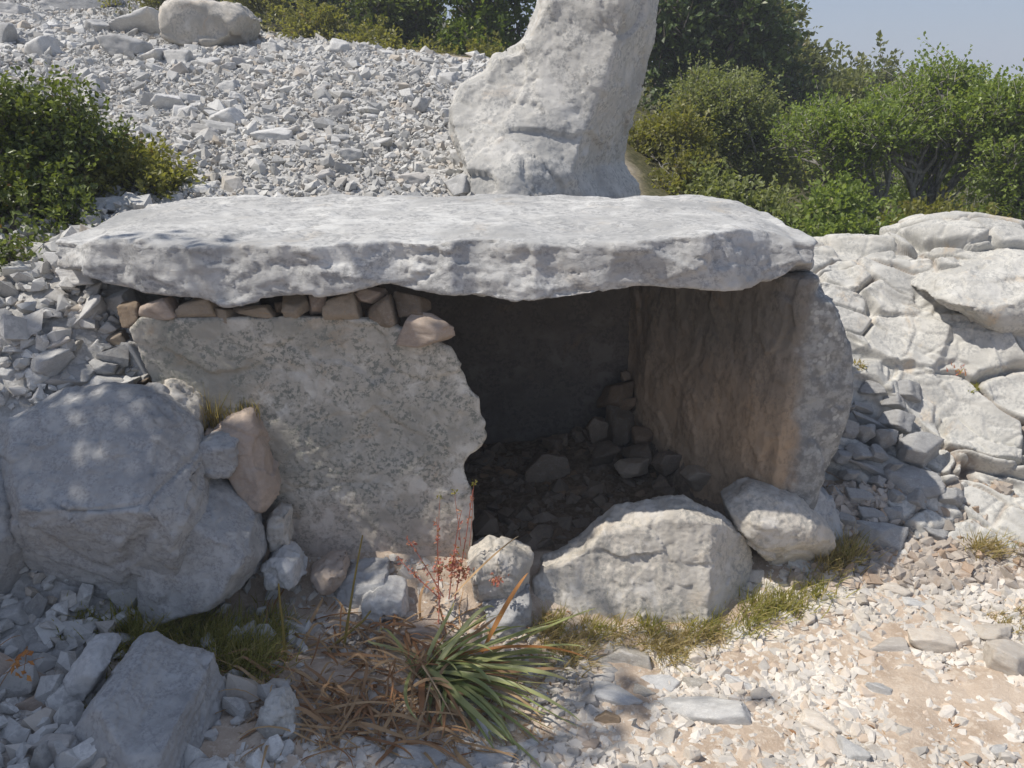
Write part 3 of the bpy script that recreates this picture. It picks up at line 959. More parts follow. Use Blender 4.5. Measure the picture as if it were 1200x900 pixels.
# ------------------------------------------------------------------ loose stones: shared shapes
def stone_shape(i, res=26):
    r = np.random.default_rng(200 + i)
    G = Grid((-.75,) * 3, (.75,) * 3, 1.5 / res)
    f = np.full((len(G.x), len(G.y), len(G.z)), -9.0)
    for ax in range(3):                                   # a block split along crooked joints ...
        for s in (-1, 1):
            v = r.normal(size=3) * .26
            v[ax] += s
            v /= np.linalg.norm(v)
            f = smax(f, v[0] * G.X + v[1] * G.Y + v[2] * G.Z - r.uniform(.36, .52), .008)
    for k in range(6):                                    # ... with some corners knocked off
        v = r.normal(size=3)
        v /= np.linalg.norm(v)
        f = smax(f, v[0] * G.X + v[1] * G.Y + v[2] * G.Z - r.uniform(.40, .56), .008)
    for ax in (G.X, G.Y, G.Z):
        f = smax(f, np.abs(ax) - .66 + 0 * f, .008)
    f = add_noise(G, f, .018, 3, 2, i)
    V, F = nets(f, G.lo, G.h)
    V = rough_up(V, F, [('fbm', .008, 4), ('chip', .018, 3), ('fbm', .004, 20)], i + .5)
    c, s = (V.max(0) + V.min(0)) / 2, V.max(0) - V.min(0)
    return (V - c) / s, F


def chip_shape(i, lo=11, hi=16):
    r = np.random.default_rng(400 + i)
    bm = bmesh.new()
    asp = np.array([1, r.uniform(.65, .95), r.uniform(.55, .95)])
    for k in range(int(r.integers(lo, hi))):                # a splinter: few corners, flat faces
        q = r.normal(size=3)
        bm.verts.new(q / np.abs(q).max() * r.uniform(.75, 1.0) * asp)
    res = bmesh.ops.convex_hull(bm, input=bm.verts)
    bmesh.ops.delete(bm, geom=[g for g in res['geom_interior'] if isinstance(g, bmesh.types.BMVert)], context='VERTS')
    bm.verts.ensure_lookup_table()
    bm.verts.index_update()
    V = np.array([v.co[:] for v in bm.verts])
    F = np.array([[v.index for v in f.verts] for f in bm.faces])
    bm.free()
    c, s = (V.max(0) + V.min(0)) / 2, V.max(0) - V.min(0)
    return (V - c) / s, F


SHAPES = [stone_shape(i) for i in range(16)]
CHIPS = [chip_shape(i) for i in range(24)]
GRIT = [chip_shape(i + 40, 15, 22) for i in range(24)]      # more worn, for the trodden path
_cache = {}


def shape_mesh(i, mat):
    k = (i, mat)
    if k not in _cache:
        V, F = SHAPES[i]
        _cache[k] = new_mesh('stone', V, F, mat=M[mat])
    return _cache[k]


def surf_out(px, py):
    d = ray(px, py)
    t = (CAMZ + .96 * 2.50) / (.96 * d[1] - d[2])
    return np.array([0, 0, CAMZ]) + t * d, t


SR = np.random.default_rng(77)


def put(box, mat='loose', label=None, cat='stone', group=None, rot=0, yaw=None, Y=None, on='ground', name='stone', parent=None, deep=.75, shape=None, tilt=None, grow=1.1):
    """A loose stone that fills BOX of the photograph, resting on the ground (or at depth Y, or on the outcrop)."""
    x0, y0, x1, y1 = box
    cx, cy, w, h = (x0 + x1) / 2, (y0 + y1) / 2, x1 - x0, y1 - y0
    if rot:                                                  # a slanting long stone: undo the slant of its box
        c, s = abs(math.cos(R(rot))), abs(math.sin(R(rot)))
        k = c * c - s * s
        if abs(k) > .2:
            w, h = max((w * c - h * s) / k, .3 * w), max((h * c - w * s) / k, .35 * h)
    fy = cy + .12 * h
    if on == 'outcrop':
        p, t = surf_out(cx, cy)
    elif Y is not None:
        p = at(cx, cy, Y)
        t = Y / ray(cx, cy)[1]
    else:
        p, t = hit(cx, fy)
    d = ray(cx, cy)
    al = math.atan2(-d[2], d[1])
    w, H = w / FPX * t * grow, h / FPX * t * grow
    if Y is not None or on == 'outcrop':
        dy, hz = deep * min(w, H * 1.3), H
    else:
        dy = min(deep * w, .55 * H / max(math.sin(al), .2))
        hz = max((H - dy * math.sin(al)) / max(math.cos(al), .3), .3 * min(w, H / max(math.sin(al), .3)))
        p = p + np.array([0, .1 * dy, .28 * hz])
        hz *= 1.15
    i = SR.integers(len(SHAPES)) if shape is None else shape
    o = link(name, shape_mesh(int(i), mat), p if parent is None else tuple(np.array(p) - np.array(parent.location)), parent)
    o.scale = (w, dy, hz)
    yw = SR.uniform(-.3, .3) if yaw is None else R(yaw)
    o.rotation_euler = (R(-tilt) if tilt is not None else SR.uniform(-.12, .12), R(rot) + SR.uniform(-.08, .08), yw)
    tag(o, label, cat if label else None, group)
    return o


# the chinking between front slab and capstone, left to right
G_ = 'chinking stones between front slab and capstone'
for box, mat, lab in [
        ((140, 354, 166, 380), 'loose_dark', 'dark stone at the left end of the chinking, deep under the capstone'),
        ((157, 348, 213, 376), 'pink', 'long grey-pink stone under the capstone, longest of the chinking'),
        ((211, 347, 254, 369), 'ochre', 'brown tapering chinking stone right of the long grey-pink one'),
        ((227, 363, 248, 376), 'loose_dark', 'tiny grey chink stone below the brown tapering one'),
        ((247, 359, 276, 379), 'ochre', 'small brown block standing on the front slab under the capstone'),
        ((273, 356, 324, 372), 'ochre', 'long low orange stone under the middle left of the capstone'),
        ((321, 354, 333, 369), 'loose_dark', 'smallest dark chink stone, right of the long orange stone'),
        ((331, 346, 362, 370), 'ochre', 'squarish orange-brown chinking stone between two small stones'),
        ((361, 345, 384, 369), 'pink', 'small pinkish chinking stone right of the squarish orange-brown one'),
        ((383, 342, 422, 372), 'ochre', 'rounded brown chinking stone next to the grey upright one'),
        ((412, 337, 453, 355), 'pink', 'flat stone pressed high against the underside of the capstone'),
        ((427, 346, 467, 387), 'loose_dark', 'grey upright chinking stone, tallest of the row under the capstone'),
        ((462, 343, 503, 370), 'loose_dark', 'oval grey stone on top of the big tan block')]:
    put(box, mat, lab, group=G_, Y=2.46, name='chinking_stone', deep=1.1, yaw=0)
put((466, 364, 534, 409), 'pink', 'big tan block at the right end of the chinking, on the broken slab corner', group=G_, Y=2.43, name='chinking_stone', deep=.9, yaw=-8, rot=6, shape=3, tilt=10)

# the heap in the far corner of the chamber
G_ = 'stones heaped in the dark chamber corner'
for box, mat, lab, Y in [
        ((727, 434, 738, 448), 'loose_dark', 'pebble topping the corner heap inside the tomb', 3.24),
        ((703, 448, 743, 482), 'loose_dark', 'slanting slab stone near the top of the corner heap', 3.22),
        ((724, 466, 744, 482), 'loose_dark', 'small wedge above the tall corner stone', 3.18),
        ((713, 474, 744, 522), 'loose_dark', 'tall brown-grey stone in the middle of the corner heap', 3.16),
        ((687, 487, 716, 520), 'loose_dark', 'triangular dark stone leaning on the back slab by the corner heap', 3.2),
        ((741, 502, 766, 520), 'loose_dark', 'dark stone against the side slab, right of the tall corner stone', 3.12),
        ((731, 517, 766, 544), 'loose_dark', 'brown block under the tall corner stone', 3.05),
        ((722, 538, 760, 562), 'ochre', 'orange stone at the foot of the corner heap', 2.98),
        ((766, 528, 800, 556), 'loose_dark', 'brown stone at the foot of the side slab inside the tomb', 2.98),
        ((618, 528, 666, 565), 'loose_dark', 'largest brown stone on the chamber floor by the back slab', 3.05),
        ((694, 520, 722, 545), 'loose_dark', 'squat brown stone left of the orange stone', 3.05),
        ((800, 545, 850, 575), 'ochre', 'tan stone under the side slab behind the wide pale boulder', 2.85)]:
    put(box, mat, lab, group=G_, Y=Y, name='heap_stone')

# the pile left of the front slab, under the capstone's left end
G_ = 'piled stones left of the front slab'
for box, mat, lab, rot in [
        ((106, 372, 143, 402), 'loose', 'long grey stone topping the pile under the capstone left end', -15),
        ((119, 386, 152, 412), 'ochre', 'rounded ochre stone, most orange of the pile left of the front slab', 0),
        ((124, 406, 158, 431), 'cream', 'cream stone directly below the rounded ochre stone', -12),
        ((103, 398, 127, 427), 'loose', 'grey angular stone left of the rounded ochre stone', 10),
        ((107, 418, 134, 441), 'loose_dark', 'brownish stone below the grey angular stone of the pile', 10),
        ((128, 429, 149, 450), 'cream', 'small whitish stone at the bottom of the pile by the largest boulder', 0),
        ((109, 430, 129, 450), 'cream', 'small tan stone left of the small whitish one', 10),
        ((136, 418, 162, 434), 'loose', 'flat grey stone jutting right below the cream stone', -20),
        ((148, 394, 184, 456), 'loose', 'tall grey slab stone leaning against the front slab edge', 62),
        ((157, 441, 178, 462), 'loose_dark', 'small dark stone at the foot of the leaning grey slab stone', 0),
        ((141, 442, 162, 460), 'pink', 'smooth pinkish stone just above the largest boulder', 0),
        ((119, 350, 144, 374), 'loose', 'light grey stone touching the capstone underside at its left end', -30),
        ((80, 358, 114, 394), 'loose', 'grey upright block below the capstone left corner', 60),
        ((98, 348, 122, 366), 'loose', 'small grey stone in shadow of the capstone left tip', 0),
        ((7, 380, 41, 394), 'loose', 'flat thin grey stone near the left border below the bush', 0),
        ((23, 392, 58, 408), 'loose', 'flat grey stone right of the thin one near the left border', -10),
        ((0, 424, 26, 452), 'loose', 'pale blue-grey stone at the left border above the boulders', 0),
        ((27, 426, 57, 450), 'loose', 'pale angular stone right of the blue-grey border stone', -10),
        ((52, 437, 108, 465), 'loose', 'broad pale flat stone lying on top of the largest boulder back', 8),
        ((70, 420, 118, 450), 'loose', 'large slanting grey stone behind the broad pale flat stone', 10),
        ((62, 396, 100, 420), 'cream', 'brownish white stone in the middle of the left pile', -15),
        ((0, 392, 24, 412), 'loose', 'small grey stone at the left border above the pale blue-grey one', 0)]:
    put(box, mat, lab, group=G_, rot=rot, name='piled_stone', deep=1.0)

# lower left corner
G_ = 'stones at the foot of the left boulders'
for box, mat, lab, rot in [
        ((-8, 700, 35, 738), 'loose', 'bluish white block at the left border under the left boulders', 5),
        ((22, 696, 62, 745), 'grey', 'dark grey stone hidden behind the bluish white border block', 30),
        ((-6, 684, 20, 704), 'grey', 'small grey triangle of stone above the bluish white border block', 0),
        ((50, 731, 86, 759), 'loose_dark', 'brown-grey stone under the overhang of the largest boulder', 30),
        ((91, 737, 134, 762), 'grey', 'dull grey stone in the grass under the largest boulder', 0),
        ((-12, 737, 30, 778), 'loose', 'large whitish stone at the left border behind the red-leaved twig', -8),
        ((28, 746, 62, 776), 'loose', 'pale bluish stone right of the red-leaved twig', 10),
        ((56, 758, 94, 788), 'loose', 'sharp triangular bluish stone left of the rough whitish wedge', 0),
        ((-12, 768, 50, 838), 'pink', 'long pinkish stone slanting up from the left border', -38),
        ((42, 784, 78, 820), 'loose', 'grey rounded stone between the long pinkish one and the whitish wedge', 10),
        ((-6, 806, 66, 864), 'pink', 'bright faceted pinkish stone, lower neighbour of the long slanting one', -24),
        ((34, 830, 87, 864), 'loose', 'flat grey slab stone below the bright faceted one', -22),
        ((80, 828, 119, 868), 'loose', 'grey stone wedged against the pointed boulder left foot', 30),
        ((2, 858, 38, 888), 'loose', 'small grey stone left of the big white stone in the corner', -15),
        ((5, 854, 97, 912), 'loose', 'big white flat-faced stone in the lower left corner', -14),
        ((82, 870, 124, 906), 'loose', 'squat grey stone between the big white stone and the pointed boulder', -10)]:
    put(box, mat, lab, group=G_, rot=rot, name='foot_stone', deep=1.0, grow=1.15)

# before the tomb and on the path
G_ = 'stones lying on the path'
PATH = [
    ((708, 757, 762, 800), 'cream', 'rough pitted white stone in the dry grass before the wide boulder', 18),
    ((703, 779, 725, 798), 'loose', 'small grey stone left of the rough pitted white stone', 0),
    ((695, 791, 721, 807), 'loose', 'flat bluish chip below the rough pitted white stone', 0),
    ((688, 803, 748, 837), 'loose', 'broad grey stone with a dark seam beside the strap-leaved plant', 12),
    ((755, 794, 796, 822), 'loose', 'grey kite-shaped stone with a notched top on the path edge', -8),
    ((803, 795, 825, 817), 'cream', 'small block with a dark right side near the big flat grey stone', 0),
    ((789, 818, 882, 864), 'loose', 'big flat grey stone set in the path, largest on the path', 6),
    ((679, 814, 701, 834), 'loose', 'white cube-like stone beside the leaf tips of the plant', 0),
    ((739, 805, 766, 827), 'cream', 'tan stone between the seamed grey stone and the kite-shaped one', 20),
    ((763, 821, 786, 832), 'loose', 'thin flat white chip left of the big flat grey stone', 0),
    ((851, 794, 888, 819), 'loose', 'grey wedge stone lying beside a round grey cobble', 18),
    ((881, 809, 899, 826), 'loose', 'round grey cobble at the end of the grey wedge stone', 0),
    ((895, 746, 926, 762), 'loose_cream', 'flat white stone high on the path near the green grass', 5),
    ((897, 759, 924, 777), 'loose_cream', 'bright white stone just under the flat white one', 8),
    ((865, 775, 889, 788), 'loose_cream', 'low white chip left of the bright white stone', 0),
    ((859, 739, 876, 756), 'loose', 'small pale block in the dry grass under the grass tuft', 0),
    ((808, 764, 824, 784), 'loose_cream', 'small cream stone standing in the dry grass', 0),
    ((734, 844, 747, 868), 'loose', 'small upright grey stone among path gravel', 75),
    ((678, 866, 702, 887), 'pink', 'pinkish chip close to the strap leaf ends', 20),
    ((700, 834, 727, 857), 'ochre', 'brown-sided stone below the seamed grey stone', 20),
    ((799, 878, 818, 905), 'loose_cream', 'white stone cut off by the lower border', 60),
    ((646, 786, 663, 802), 'loose', 'white pebble at the tips of the strap leaves', 0),
    ((937, 718, 957, 742), 'loose_cream', 'upright cream stone alone on the sunlit rubble', 70),
    ((1029, 681, 1065, 705), 'loose_cream', 'flat grey-topped stone where the shadow of the tomb ends', 14),
    ((1094, 675, 1117, 696), 'loose_cream', 'white pointed stone below the bedrock', 30),
    ((1056, 701, 1085, 718), 'loose', 'flat blue-grey stone near the white pointed one', 5),
    ((998, 722, 1020, 740), 'loose_cream', 'cream rhomb of stone in the middle of the rubble', 30),
    ((1024, 748, 1063, 772), 'loose', 'low grey stone left of two big path stones', 10),
    ((1068, 740, 1112, 772), 'loose_cream', 'large rounded grey stone, left one of two big path stones', 8),
    ((1104, 741, 1134, 764), 'loose_cream', 'rounded stone right next to the large rounded grey one', 0),
    ((1142, 732, 1182, 760), 'loose_cream', 'wide grey stone near the right border above the oblong one', 5),
    ((1158, 756, 1215, 808), 'loose_cream', 'oblong pale slab slanting out of the right border', 28),
    ((1017, 801, 1047, 822), 'loose', 'white rounded stone alone on the bare path', 8),
    ((1045, 816, 1070, 835), 'pink', 'orange-pink stone on the bare path', 0),
    ((978, 869, 1015, 904), 'loose', 'grey stone at the lower border on the path', 30),
    ((935, 836, 982, 869), 'loose_cream', 'flat slanting pale stone at the end of a brown patch', 20),
    ((1015, 876, 1037, 899), 'loose_cream', 'white splinter standing near the lower border', 50),
    ((1162, 877, 1184, 895), 'loose', 'grey cobble in the lower right corner', 0),
    ((1102, 719, 1130, 739), 'loose_cream', 'white stone above the rounded pair of path stones', 8),
    ((1050, 731, 1075, 748), 'loose', 'small grey wedge above the low grey stone', -10),
    ((1062, 647, 1097, 664), 'grey', 'dark flat stone in the shadow edge at the bedrock foot', 3),
    ((925, 795, 950, 812), 'loose_cream', 'thin white flake in the middle of the path rubble', 10),
    ((475, 730, 513, 757), 'pink', 'brown stone among dry leaves behind the strap-leaved plant', 0),
    ((336, 727, 374, 757), 'loose', 'whitish stone in the dry litter left of the yellow stalk', 0),
    ((312, 758, 330, 772), 'loose', 'small grey stone in the litter below the grass', 0),
    ((556, 845, 582, 875), 'loose', 'grey stone under the lower strap leaves', 20),
    ((545, 880, 600, 910), 'loose', 'white stones edge peeping out below the plant', 0),
    ((470, 880, 520, 905), 'loose', 'white block at the lower border under the dry leaves', 0)]
for box, mat, lab, rot in PATH:
    put(box, mat, lab, group=G_, rot=rot * .3, yaw=-rot * 1.2, name='path_stone', deep=1.0, tilt=6, grow=1.25)

# blocks loosened from the bedrock, in the shadow of the tomb
BL = [(996, 468, 1024, 488), (1034, 461, 1060, 484), (1040, 446, 1078, 476), (1001, 484, 1036, 503), (1031, 481, 1068, 511), (983, 492, 1008, 520), (1002, 495, 1026, 522), (1023, 499, 1050, 533),
      (1045, 506, 1057, 528), (1053, 508, 1100, 554), (966, 516, 994, 534), (974, 527, 998, 546), (992, 520, 1020, 543), (1016, 522, 1040, 542), (998, 538, 1040, 558), (1045, 546, 1100, 592), (1035, 536, 1052, 566),
      (990, 572, 1018, 596), (1035, 570, 1056, 600), (1053, 570, 1084, 607), (1095, 568, 1122, 607), (1003, 611, 1060, 654), (1005, 594, 1031, 616), (1032, 592, 1062, 620), (1058, 605, 1082, 626), (1077, 612, 1110, 642),
      (1077, 594, 1112, 616), (1068, 620, 1086, 637), (966, 568, 986, 588), (977, 598, 998, 626), (985, 548, 1004, 568), (1018, 556, 1036, 576), (1008, 446, 1032, 466), (985, 470, 998, 490)]
for b in BL:
    wide = b[2] - b[0] > 1.35 * (b[3] - b[1])
    put(b, 'grey', None, on='outcrop', name='stone_block', parent=OUT, rot=28 if wide else 8, deep=.7, grow=1.25, tilt=-35)
for b, r_ in [((1101, 636, 1138, 674), 10), ((1141, 638, 1210, 686), 16), ((1138, 660, 1200, 706), 30)]:
    put(b, 'white', None, on='outcrop', name='stone_block', parent=OUT, rot=r_, deep=.9, grow=1.1, tilt=-30)

# the larger stones of the scree
G_ = 'larger stones on the scree slope'
for box, mat, lab, rot in [
        ((135, 22, 193, 56), 'loose', 'grey-faced wedge stone left of the squarish boulder on the scree', 12),
        ((26, 49, 70, 76), 'loose', 'grey block with a shaded front, upper left of the scree', 8),
        ((-12, 34, 21, 66), 'grey', 'dark rounded stone at the left border of the scree', 20),
        ((97, 29, 127, 48), 'loose', 'grey stone in the upper scree left of the grey-faced wedge', 10),
        ((-5, 8, 30, 26), 'loose', 'flat pale stone in the upper left corner', 15),
        ((60, -4, 140, 18), 'grey', 'long shaded ledge stone along the top border', 0),
        ((180, 116, 215, 138), 'loose', 'light block in the middle of the scree, left of a smaller one', 0),
        ((212, 114, 237, 131), 'loose', 'smaller shaded neighbour right of the light middle block', 8),
        ((240, 131, 287, 154), 'loose', 'long grey stone lying crosswise in the middle scree', 5),
        ((166, 114, 184, 134), 'loose', 'narrow upright stone left of the light middle block', 0),
        ((99, 99, 120, 116), 'loose', 'pale stone above the left bush', 0),
        ((66, 94, 92, 115), 'loose', 'grey lump just above the top of the left bush', 0),
        ((126, 52, 169, 78), 'loose', 'broad white stone below the grey-faced wedge', 5),
        ((222, 214, 259, 236), 'loose', 'dark-fronted stone near the capstone back edge by the bush end', -20),
        ((192, 229, 214, 243), 'loose', 'small white stone touching the capstone back left edge', 0),
        ((386, 52, 410, 72), 'loose', 'grey cube of stone below the bushes at the crest', 0),
        ((307, 56, 332, 71), 'loose', 'white stone at the crest right of the squarish boulder', 0),
        ((118, 232, 170, 260), 'loose', 'broad white slab stone behind the left end of the capstone', 8),
        ((166, 61, 195, 84), 'loose', 'darkish stone below the squarish boulder, left one', 20),
        ((192, 64, 225, 83), 'loose', 'pale flat stone below the squarish boulder, right one', 5),
        ((257, 98, 280, 112), 'loose', 'small grey block under the crest boulder in mid scree', 5),
        ((330, 150, 352, 168), 'loose', 'angular stone left of the rubble centre on the scree', 10),
        ((300, 155, 340, 172), 'loose', 'rounded weathered lump in the centre of the scree', 0),
        ((480, 120, 502, 140), 'loose', 'brownish stone in the scree close to the pillar', 0),
        ((430, 165, 462, 184), 'loose', 'flat light stone low in the scree toward the pillar', 5),
        ((400, 178, 424, 196), 'loose', 'grey stone with a shaded front low in the scree', 0),
        ((470, 205, 500, 226), 'loose', 'grey stone just behind the capstone near the pillar foot', 10),
        ((528, 180, 556, 206), 'loose', 'cream stone at the very foot of the pillar', 0)]:
    put(box, mat, lab, group=G_, rot=rot * .5, yaw=-rot, name='scree_stone', deep=1.0)

# ------------------------------------------------------------------ rubble: many more of them, nobody could count
def rand_rot(r, n, tilt):
    yaw = r.uniform(0, 2 * np.pi, n)
    a, b = r.normal(0, tilt, n), r.normal(0, tilt, n)
    cy, sy, ca, sa, cb, sb = np.cos(yaw), np.sin(yaw), np.cos(a), np.sin(a), np.cos(b), np.sin(b)
    z, o = np.zeros(n), np.ones(n)
    Rz = np.stack([cy, -sy, z, sy, cy, z, z, z, o], 1).reshape(n, 3, 3)
    Rx = np.stack([o, z, z, z, ca, -sa, z, sa, ca], 1).reshape(n, 3, 3)
    Ry = np.stack([cb, z, sb, z, o, z, -sb, z, cb], 1).reshape(n, 3, 3)
    return Ry @ Rx @ Rz


def chips(name, x, y, size, mat, r, tilt=.35, sink=.2, flat=(.45, .95), lift=0.0, zfun=height, kinds=None):
    kinds = kinds or CHIPS
    n = len(x)
    z = zfun(x, y)
    Rm = rand_rot(r, n, tilt)
    sc = np.stack([size, size * r.uniform(.5, .95, n), size * r.uniform(*flat, n)], 1)
    z = z + sc[:, 2] * (.5 - sink) + lift * r.random(n)
    which = r.integers(0, len(kinds), n)
    tint = np.clip(.65 * r.random(n) + .175 + .45 * fbm(np.stack([x, y, 0 * x], 1) * 1.7, 3), 0, 1)
    Vs, Fs, Ts, o = [], [], [], 0
    for k, (V, F) in enumerate(kinds):
        m = np.nonzero(which == k)[0]
        if not len(m):
            continue
        P = np.einsum('nij,nvj->nvi', Rm[m], V[None] * sc[m][:, None, :]) + np.stack([x[m], y[m], z[m]], 1)[:, None, :]
        Vs.append(P.reshape(-1, 3))
        Fs.append((F[None] + (np.arange(len(m)) * len(V))[:, None, None]).reshape(-1, 3) + o)
        Ts.append(np.repeat(tint[m], len(V)))
        o += len(m) * len(V)
    me = new_mesh(name, np.concatenate(Vs), np.concatenate(Fs), {'tint': np.concatenate(Ts)}, smooth=False, mat=M[mat])
    return tag(link(name, me), kind='stuff')


def in_view(x, y, z, pad=130):
    c, s = math.cos(PITCH), math.sin(PITCH)
    dz = z - CAMZ
    dep = y * c - dz * s
    px = 600 + FPX * x / dep
    py = 450 - FPX * (y * s + dz * c) / dep
    return px, py, (px > -pad) & (px < 1200 + pad) & (py > -pad) & (py < 900 + pad) & (dep > .3)


def sample(r, n, x0, x1, y0, y1, keep):
    x, y = r.uniform(x0, x1, n), r.uniform(y0, y1, n)
    z = height(x, y)
    px, py, v = in_view(x, y, z)
    m = v & keep(x, y, px, py, r.random(n))
    return x[m], y[m]


SC = np.array([(-40, -40), (640, -40), (560, 66), (545, 92), (540, 100), (540, 160), (590, 260), (590, 300), (-40, 300)])
SCREE_TOP = ([-40, 150, 300, 350, 420, 470, 540, 640], [-40, -10, 36, 44, 52, 66, 70, 70])


def scree_keep(x, y, px, py, u):
    top = np.interp(px, *SCREE_TOP)
    n = 14 * fbm(np.stack([x, y, 0 * x], 1) * 2, 2)
    return (py > top + n) & (y > 3.38) & (x < .12 + .12 * (y - 3.4)) & (y < 13)


r = np.random.default_rng(90)
xs_, ys_ = sample(r, 230000, -7, 1, 3.38, 13, scree_keep)
w_ = r.random(len(xs_)) < np.clip(4.6 / ys_, 0, 1) ** .6
xs_, ys_ = xs_[w_], ys_[w_]
sz_ = np.clip(np.exp(r.normal(math.log(.0195), .58, len(xs_))) * (ys_ / 4.6) ** .25, .010, .12)
chips('scree_rubble', xs_, ys_, sz_, 'scree', r, tilt=.5, lift=.02, sink=.38)
# the scree stones that show largest, each an object of its own
x2, y2 = sample(r, 1900, -5, .6, 3.42, 8, scree_keep)
sel = r.permutation(len(x2))[:150]
for a, b in zip(x2[sel], y2[sel]):
    s = float(np.clip(np.exp(r.normal(math.log(.095), .3)), .06, .18) * (b / 4.5) ** .35)
    o = link('scree_stone', shape_mesh(int(r.integers(16)), 'loose'), (a, b, float(height(a, b)) + .16 * s))
    o.scale = (s, s * r.uniform(.55, .95), s * r.uniform(.4, .75))
    o.rotation_euler = (r.normal(0, .3), r.normal(0, .3), r.uniform(0, 6.28))
    tag(o, 'angular grey stone among many alike on the scree slope behind the capstone', 'stone', 'stones of the scree slope')


def left_keep(x, y, px, py, u):
    return ((y < 3.4) & (x < -1.0) & (py < 480)) | ((px < 160) & (py > 640) & (u < .7)) | ((px < 360) & (py > 640) & (u < .25))


xl, yl = sample(r, 8000, -3.2, -.5, 1.2, 3.4, left_keep)
sl = np.clip(np.exp(r.normal(math.log(.036), .55, len(xl))), .010, .11)
chips('flank_rubble', xl, yl, sl, 'scree', r, tilt=.45, lift=.03)
xm, ym = sample(r, 700, -2.6, -1.0, 1.9, 3.3, lambda x, y, px, py, u: (py < 470) & (py > 300) & (px < 150))
for a, b in list(zip(xm, ym))[:46]:
    s = float(np.clip(np.exp(r.normal(math.log(.085), .3)), .05, .15))
    o = link('flank_stone', shape_mesh(int(r.integers(16)), 'loose'), (a, b, float(height(a, b)) + .2 * s))
    o.scale = (s, s * r.uniform(.6, .95), s * r.uniform(.4, .75))
    o.rotation_euler = (r.normal(0, .3), r.normal(0, .3), r.uniform(0, 6.28))
    tag(o, 'grey stone among many alike on the rubble bank below the left bush', 'stone', 'stones of the left rubble bank')


def path_keep(x, y, px, py, u):
    n = fbm(np.stack([x, y, 0 * x], 1) * 2.6, 3)
    bare = sstep(990, 1090, px) * sstep(760, 800, py + (px - 1000) * .12) * .72
    bare = np.maximum(bare, sstep(.3, .65, n) * .5)
    grass = (px < 650) & (py < 870)
    return (u > bare) & (py > 655) & (x > -.75) & (~grass | (u > .8)) & ~((px > 620) & (px < 860) & (py < 735))


xp, yp = sample(r, 150000, -.8, 2.6, 1.25, 2.7, path_keep)
sp = np.where(r.random(len(xp)) < .07, r.uniform(.025, .055, len(xp)), np.clip(np.exp(r.normal(math.log(.0108), .6, len(xp))), .004, .04))
chips('path_gravel', xp, yp, sp, 'gravel', r, tilt=.28, flat=(.4, .85), sink=.46, kinds=GRIT)
xq, yq = sample(r, 1100, -.2, 2.2, 1.4, 2.62, lambda x, y, px, py, u: path_keep(x, y, px, py, u) & (px > 640))
for a, b in list(zip(xq, yq))[:95]:
    s = float(np.clip(np.exp(r.normal(math.log(.043), .3)), .03, .08))
    o = link('path_stone', shape_mesh(int(r.integers(16)), 'loose_cream'), (a, b, float(height(a, b)) + .1 * s))
    o.scale = (s, s * r.uniform(.55, .95), s * r.uniform(.3, .6))
    o.rotation_euler = (r.normal(0, .2), r.normal(0, .2), r.uniform(0, 6.28))
    tag(o, 'small cream stone among many alike on the sunlit path rubble', 'stone', 'small stones of the path rubble')


def chamber_keep(x, y, px, py, u):
    return sdf_poly(x, y, CHAMBER) < -.03


xc, yc = r.uniform(-1, .85, 1500), r.uniform(2.5, 3.3, 1500)
m_ = sdf_poly(xc, yc, CHAMBER) < -.03
xc, yc = xc[m_], yc[m_]
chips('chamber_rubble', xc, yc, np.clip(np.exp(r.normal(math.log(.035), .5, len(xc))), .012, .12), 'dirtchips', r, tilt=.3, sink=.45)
# rubble at the foot of the bedrock, in the shadow
xo, yo = sample(r, 5000, .95, 1.9, 2.35, 2.75, lambda x, y, px, py, u: (py > 560) & (py < 690) & (px > 930))


def zo(x, y):
    return np.maximum(height(x, y), .96 * (y - 2.50) * (x > 1.12))


chips('bedrock_rubble', xo, yo, np.clip(np.exp(r.normal(math.log(.022), .5, len(xo))), .008, .06), 'brownchips', r, tilt=.5, zfun=zo)

# ------------------------------------------------------------------ plants
LM = {
    'mastic': leaf_mat('mastic_leaf', (.14, .195, .045), (.27, .335, .085), (.30, .28, .10)),
    'olive': leaf_mat('dull_olive_leaf', (.18, .205, .085), (.28, .305, .125), (.27, .24, .11)),
    'oak': leaf_mat('dark_oak_leaf', (.045, .07, .02), (.12, .165, .045), (.16, .15, .04), trans=.2),
    'oak2': leaf_mat('brownish_oak_leaf', (.13, .145, .055), (.21, .22, .09), (.20, .16, .07)),
    'heath': leaf_mat('heath_leaf', (.16, .165, .04), (.26, .25, .075), (.24, .16, .06)),
    'crest': leaf_mat('crest_bush_leaf', (.06, .095, .02), (.14, .19, .035), (.20, .18, .05)),
    'left': leaf_mat('left_bush_leaf', (.07, .095, .022), (.17, .21, .05), (.20, .11, .04), trans=.3),
    'grass': leaf_mat('green_grass', (.20, .21, .055), (.36, .325, .11), (.52, .43, .23), rough=.6, spec=.2),
    'dry': leaf_mat('dry_grass', (.28, .22, .10), (.44, .36, .20), (.22, .22, .07), rough=.7, spec=.15),
    'strap': leaf_mat('strap_leaf', (.22, .265, .10), (.38, .39, .17), (.54, .46, .20), trans=.2, rough=.4),
    'brown': leaf_mat('withered_leaf', (.27, .14, .07), (.44, .30, .17), (.60, .50, .35), trans=.15, rough=.65, spec=.2),
    'orange': leaf_mat('orange_leaf', (.42, .17, .05), (.50, .24, .08), trans=.25, rough=.5),
    'red': leaf_mat('red_leaf', (.46, .15, .12), (.58, .28, .19), (.30, .22, .06), trans=.25),
    'stalk': leaf_mat('olive_brown_stalk', (.20, .15, .035), (.26, .20, .05), trans=.05, rough=.6),
}
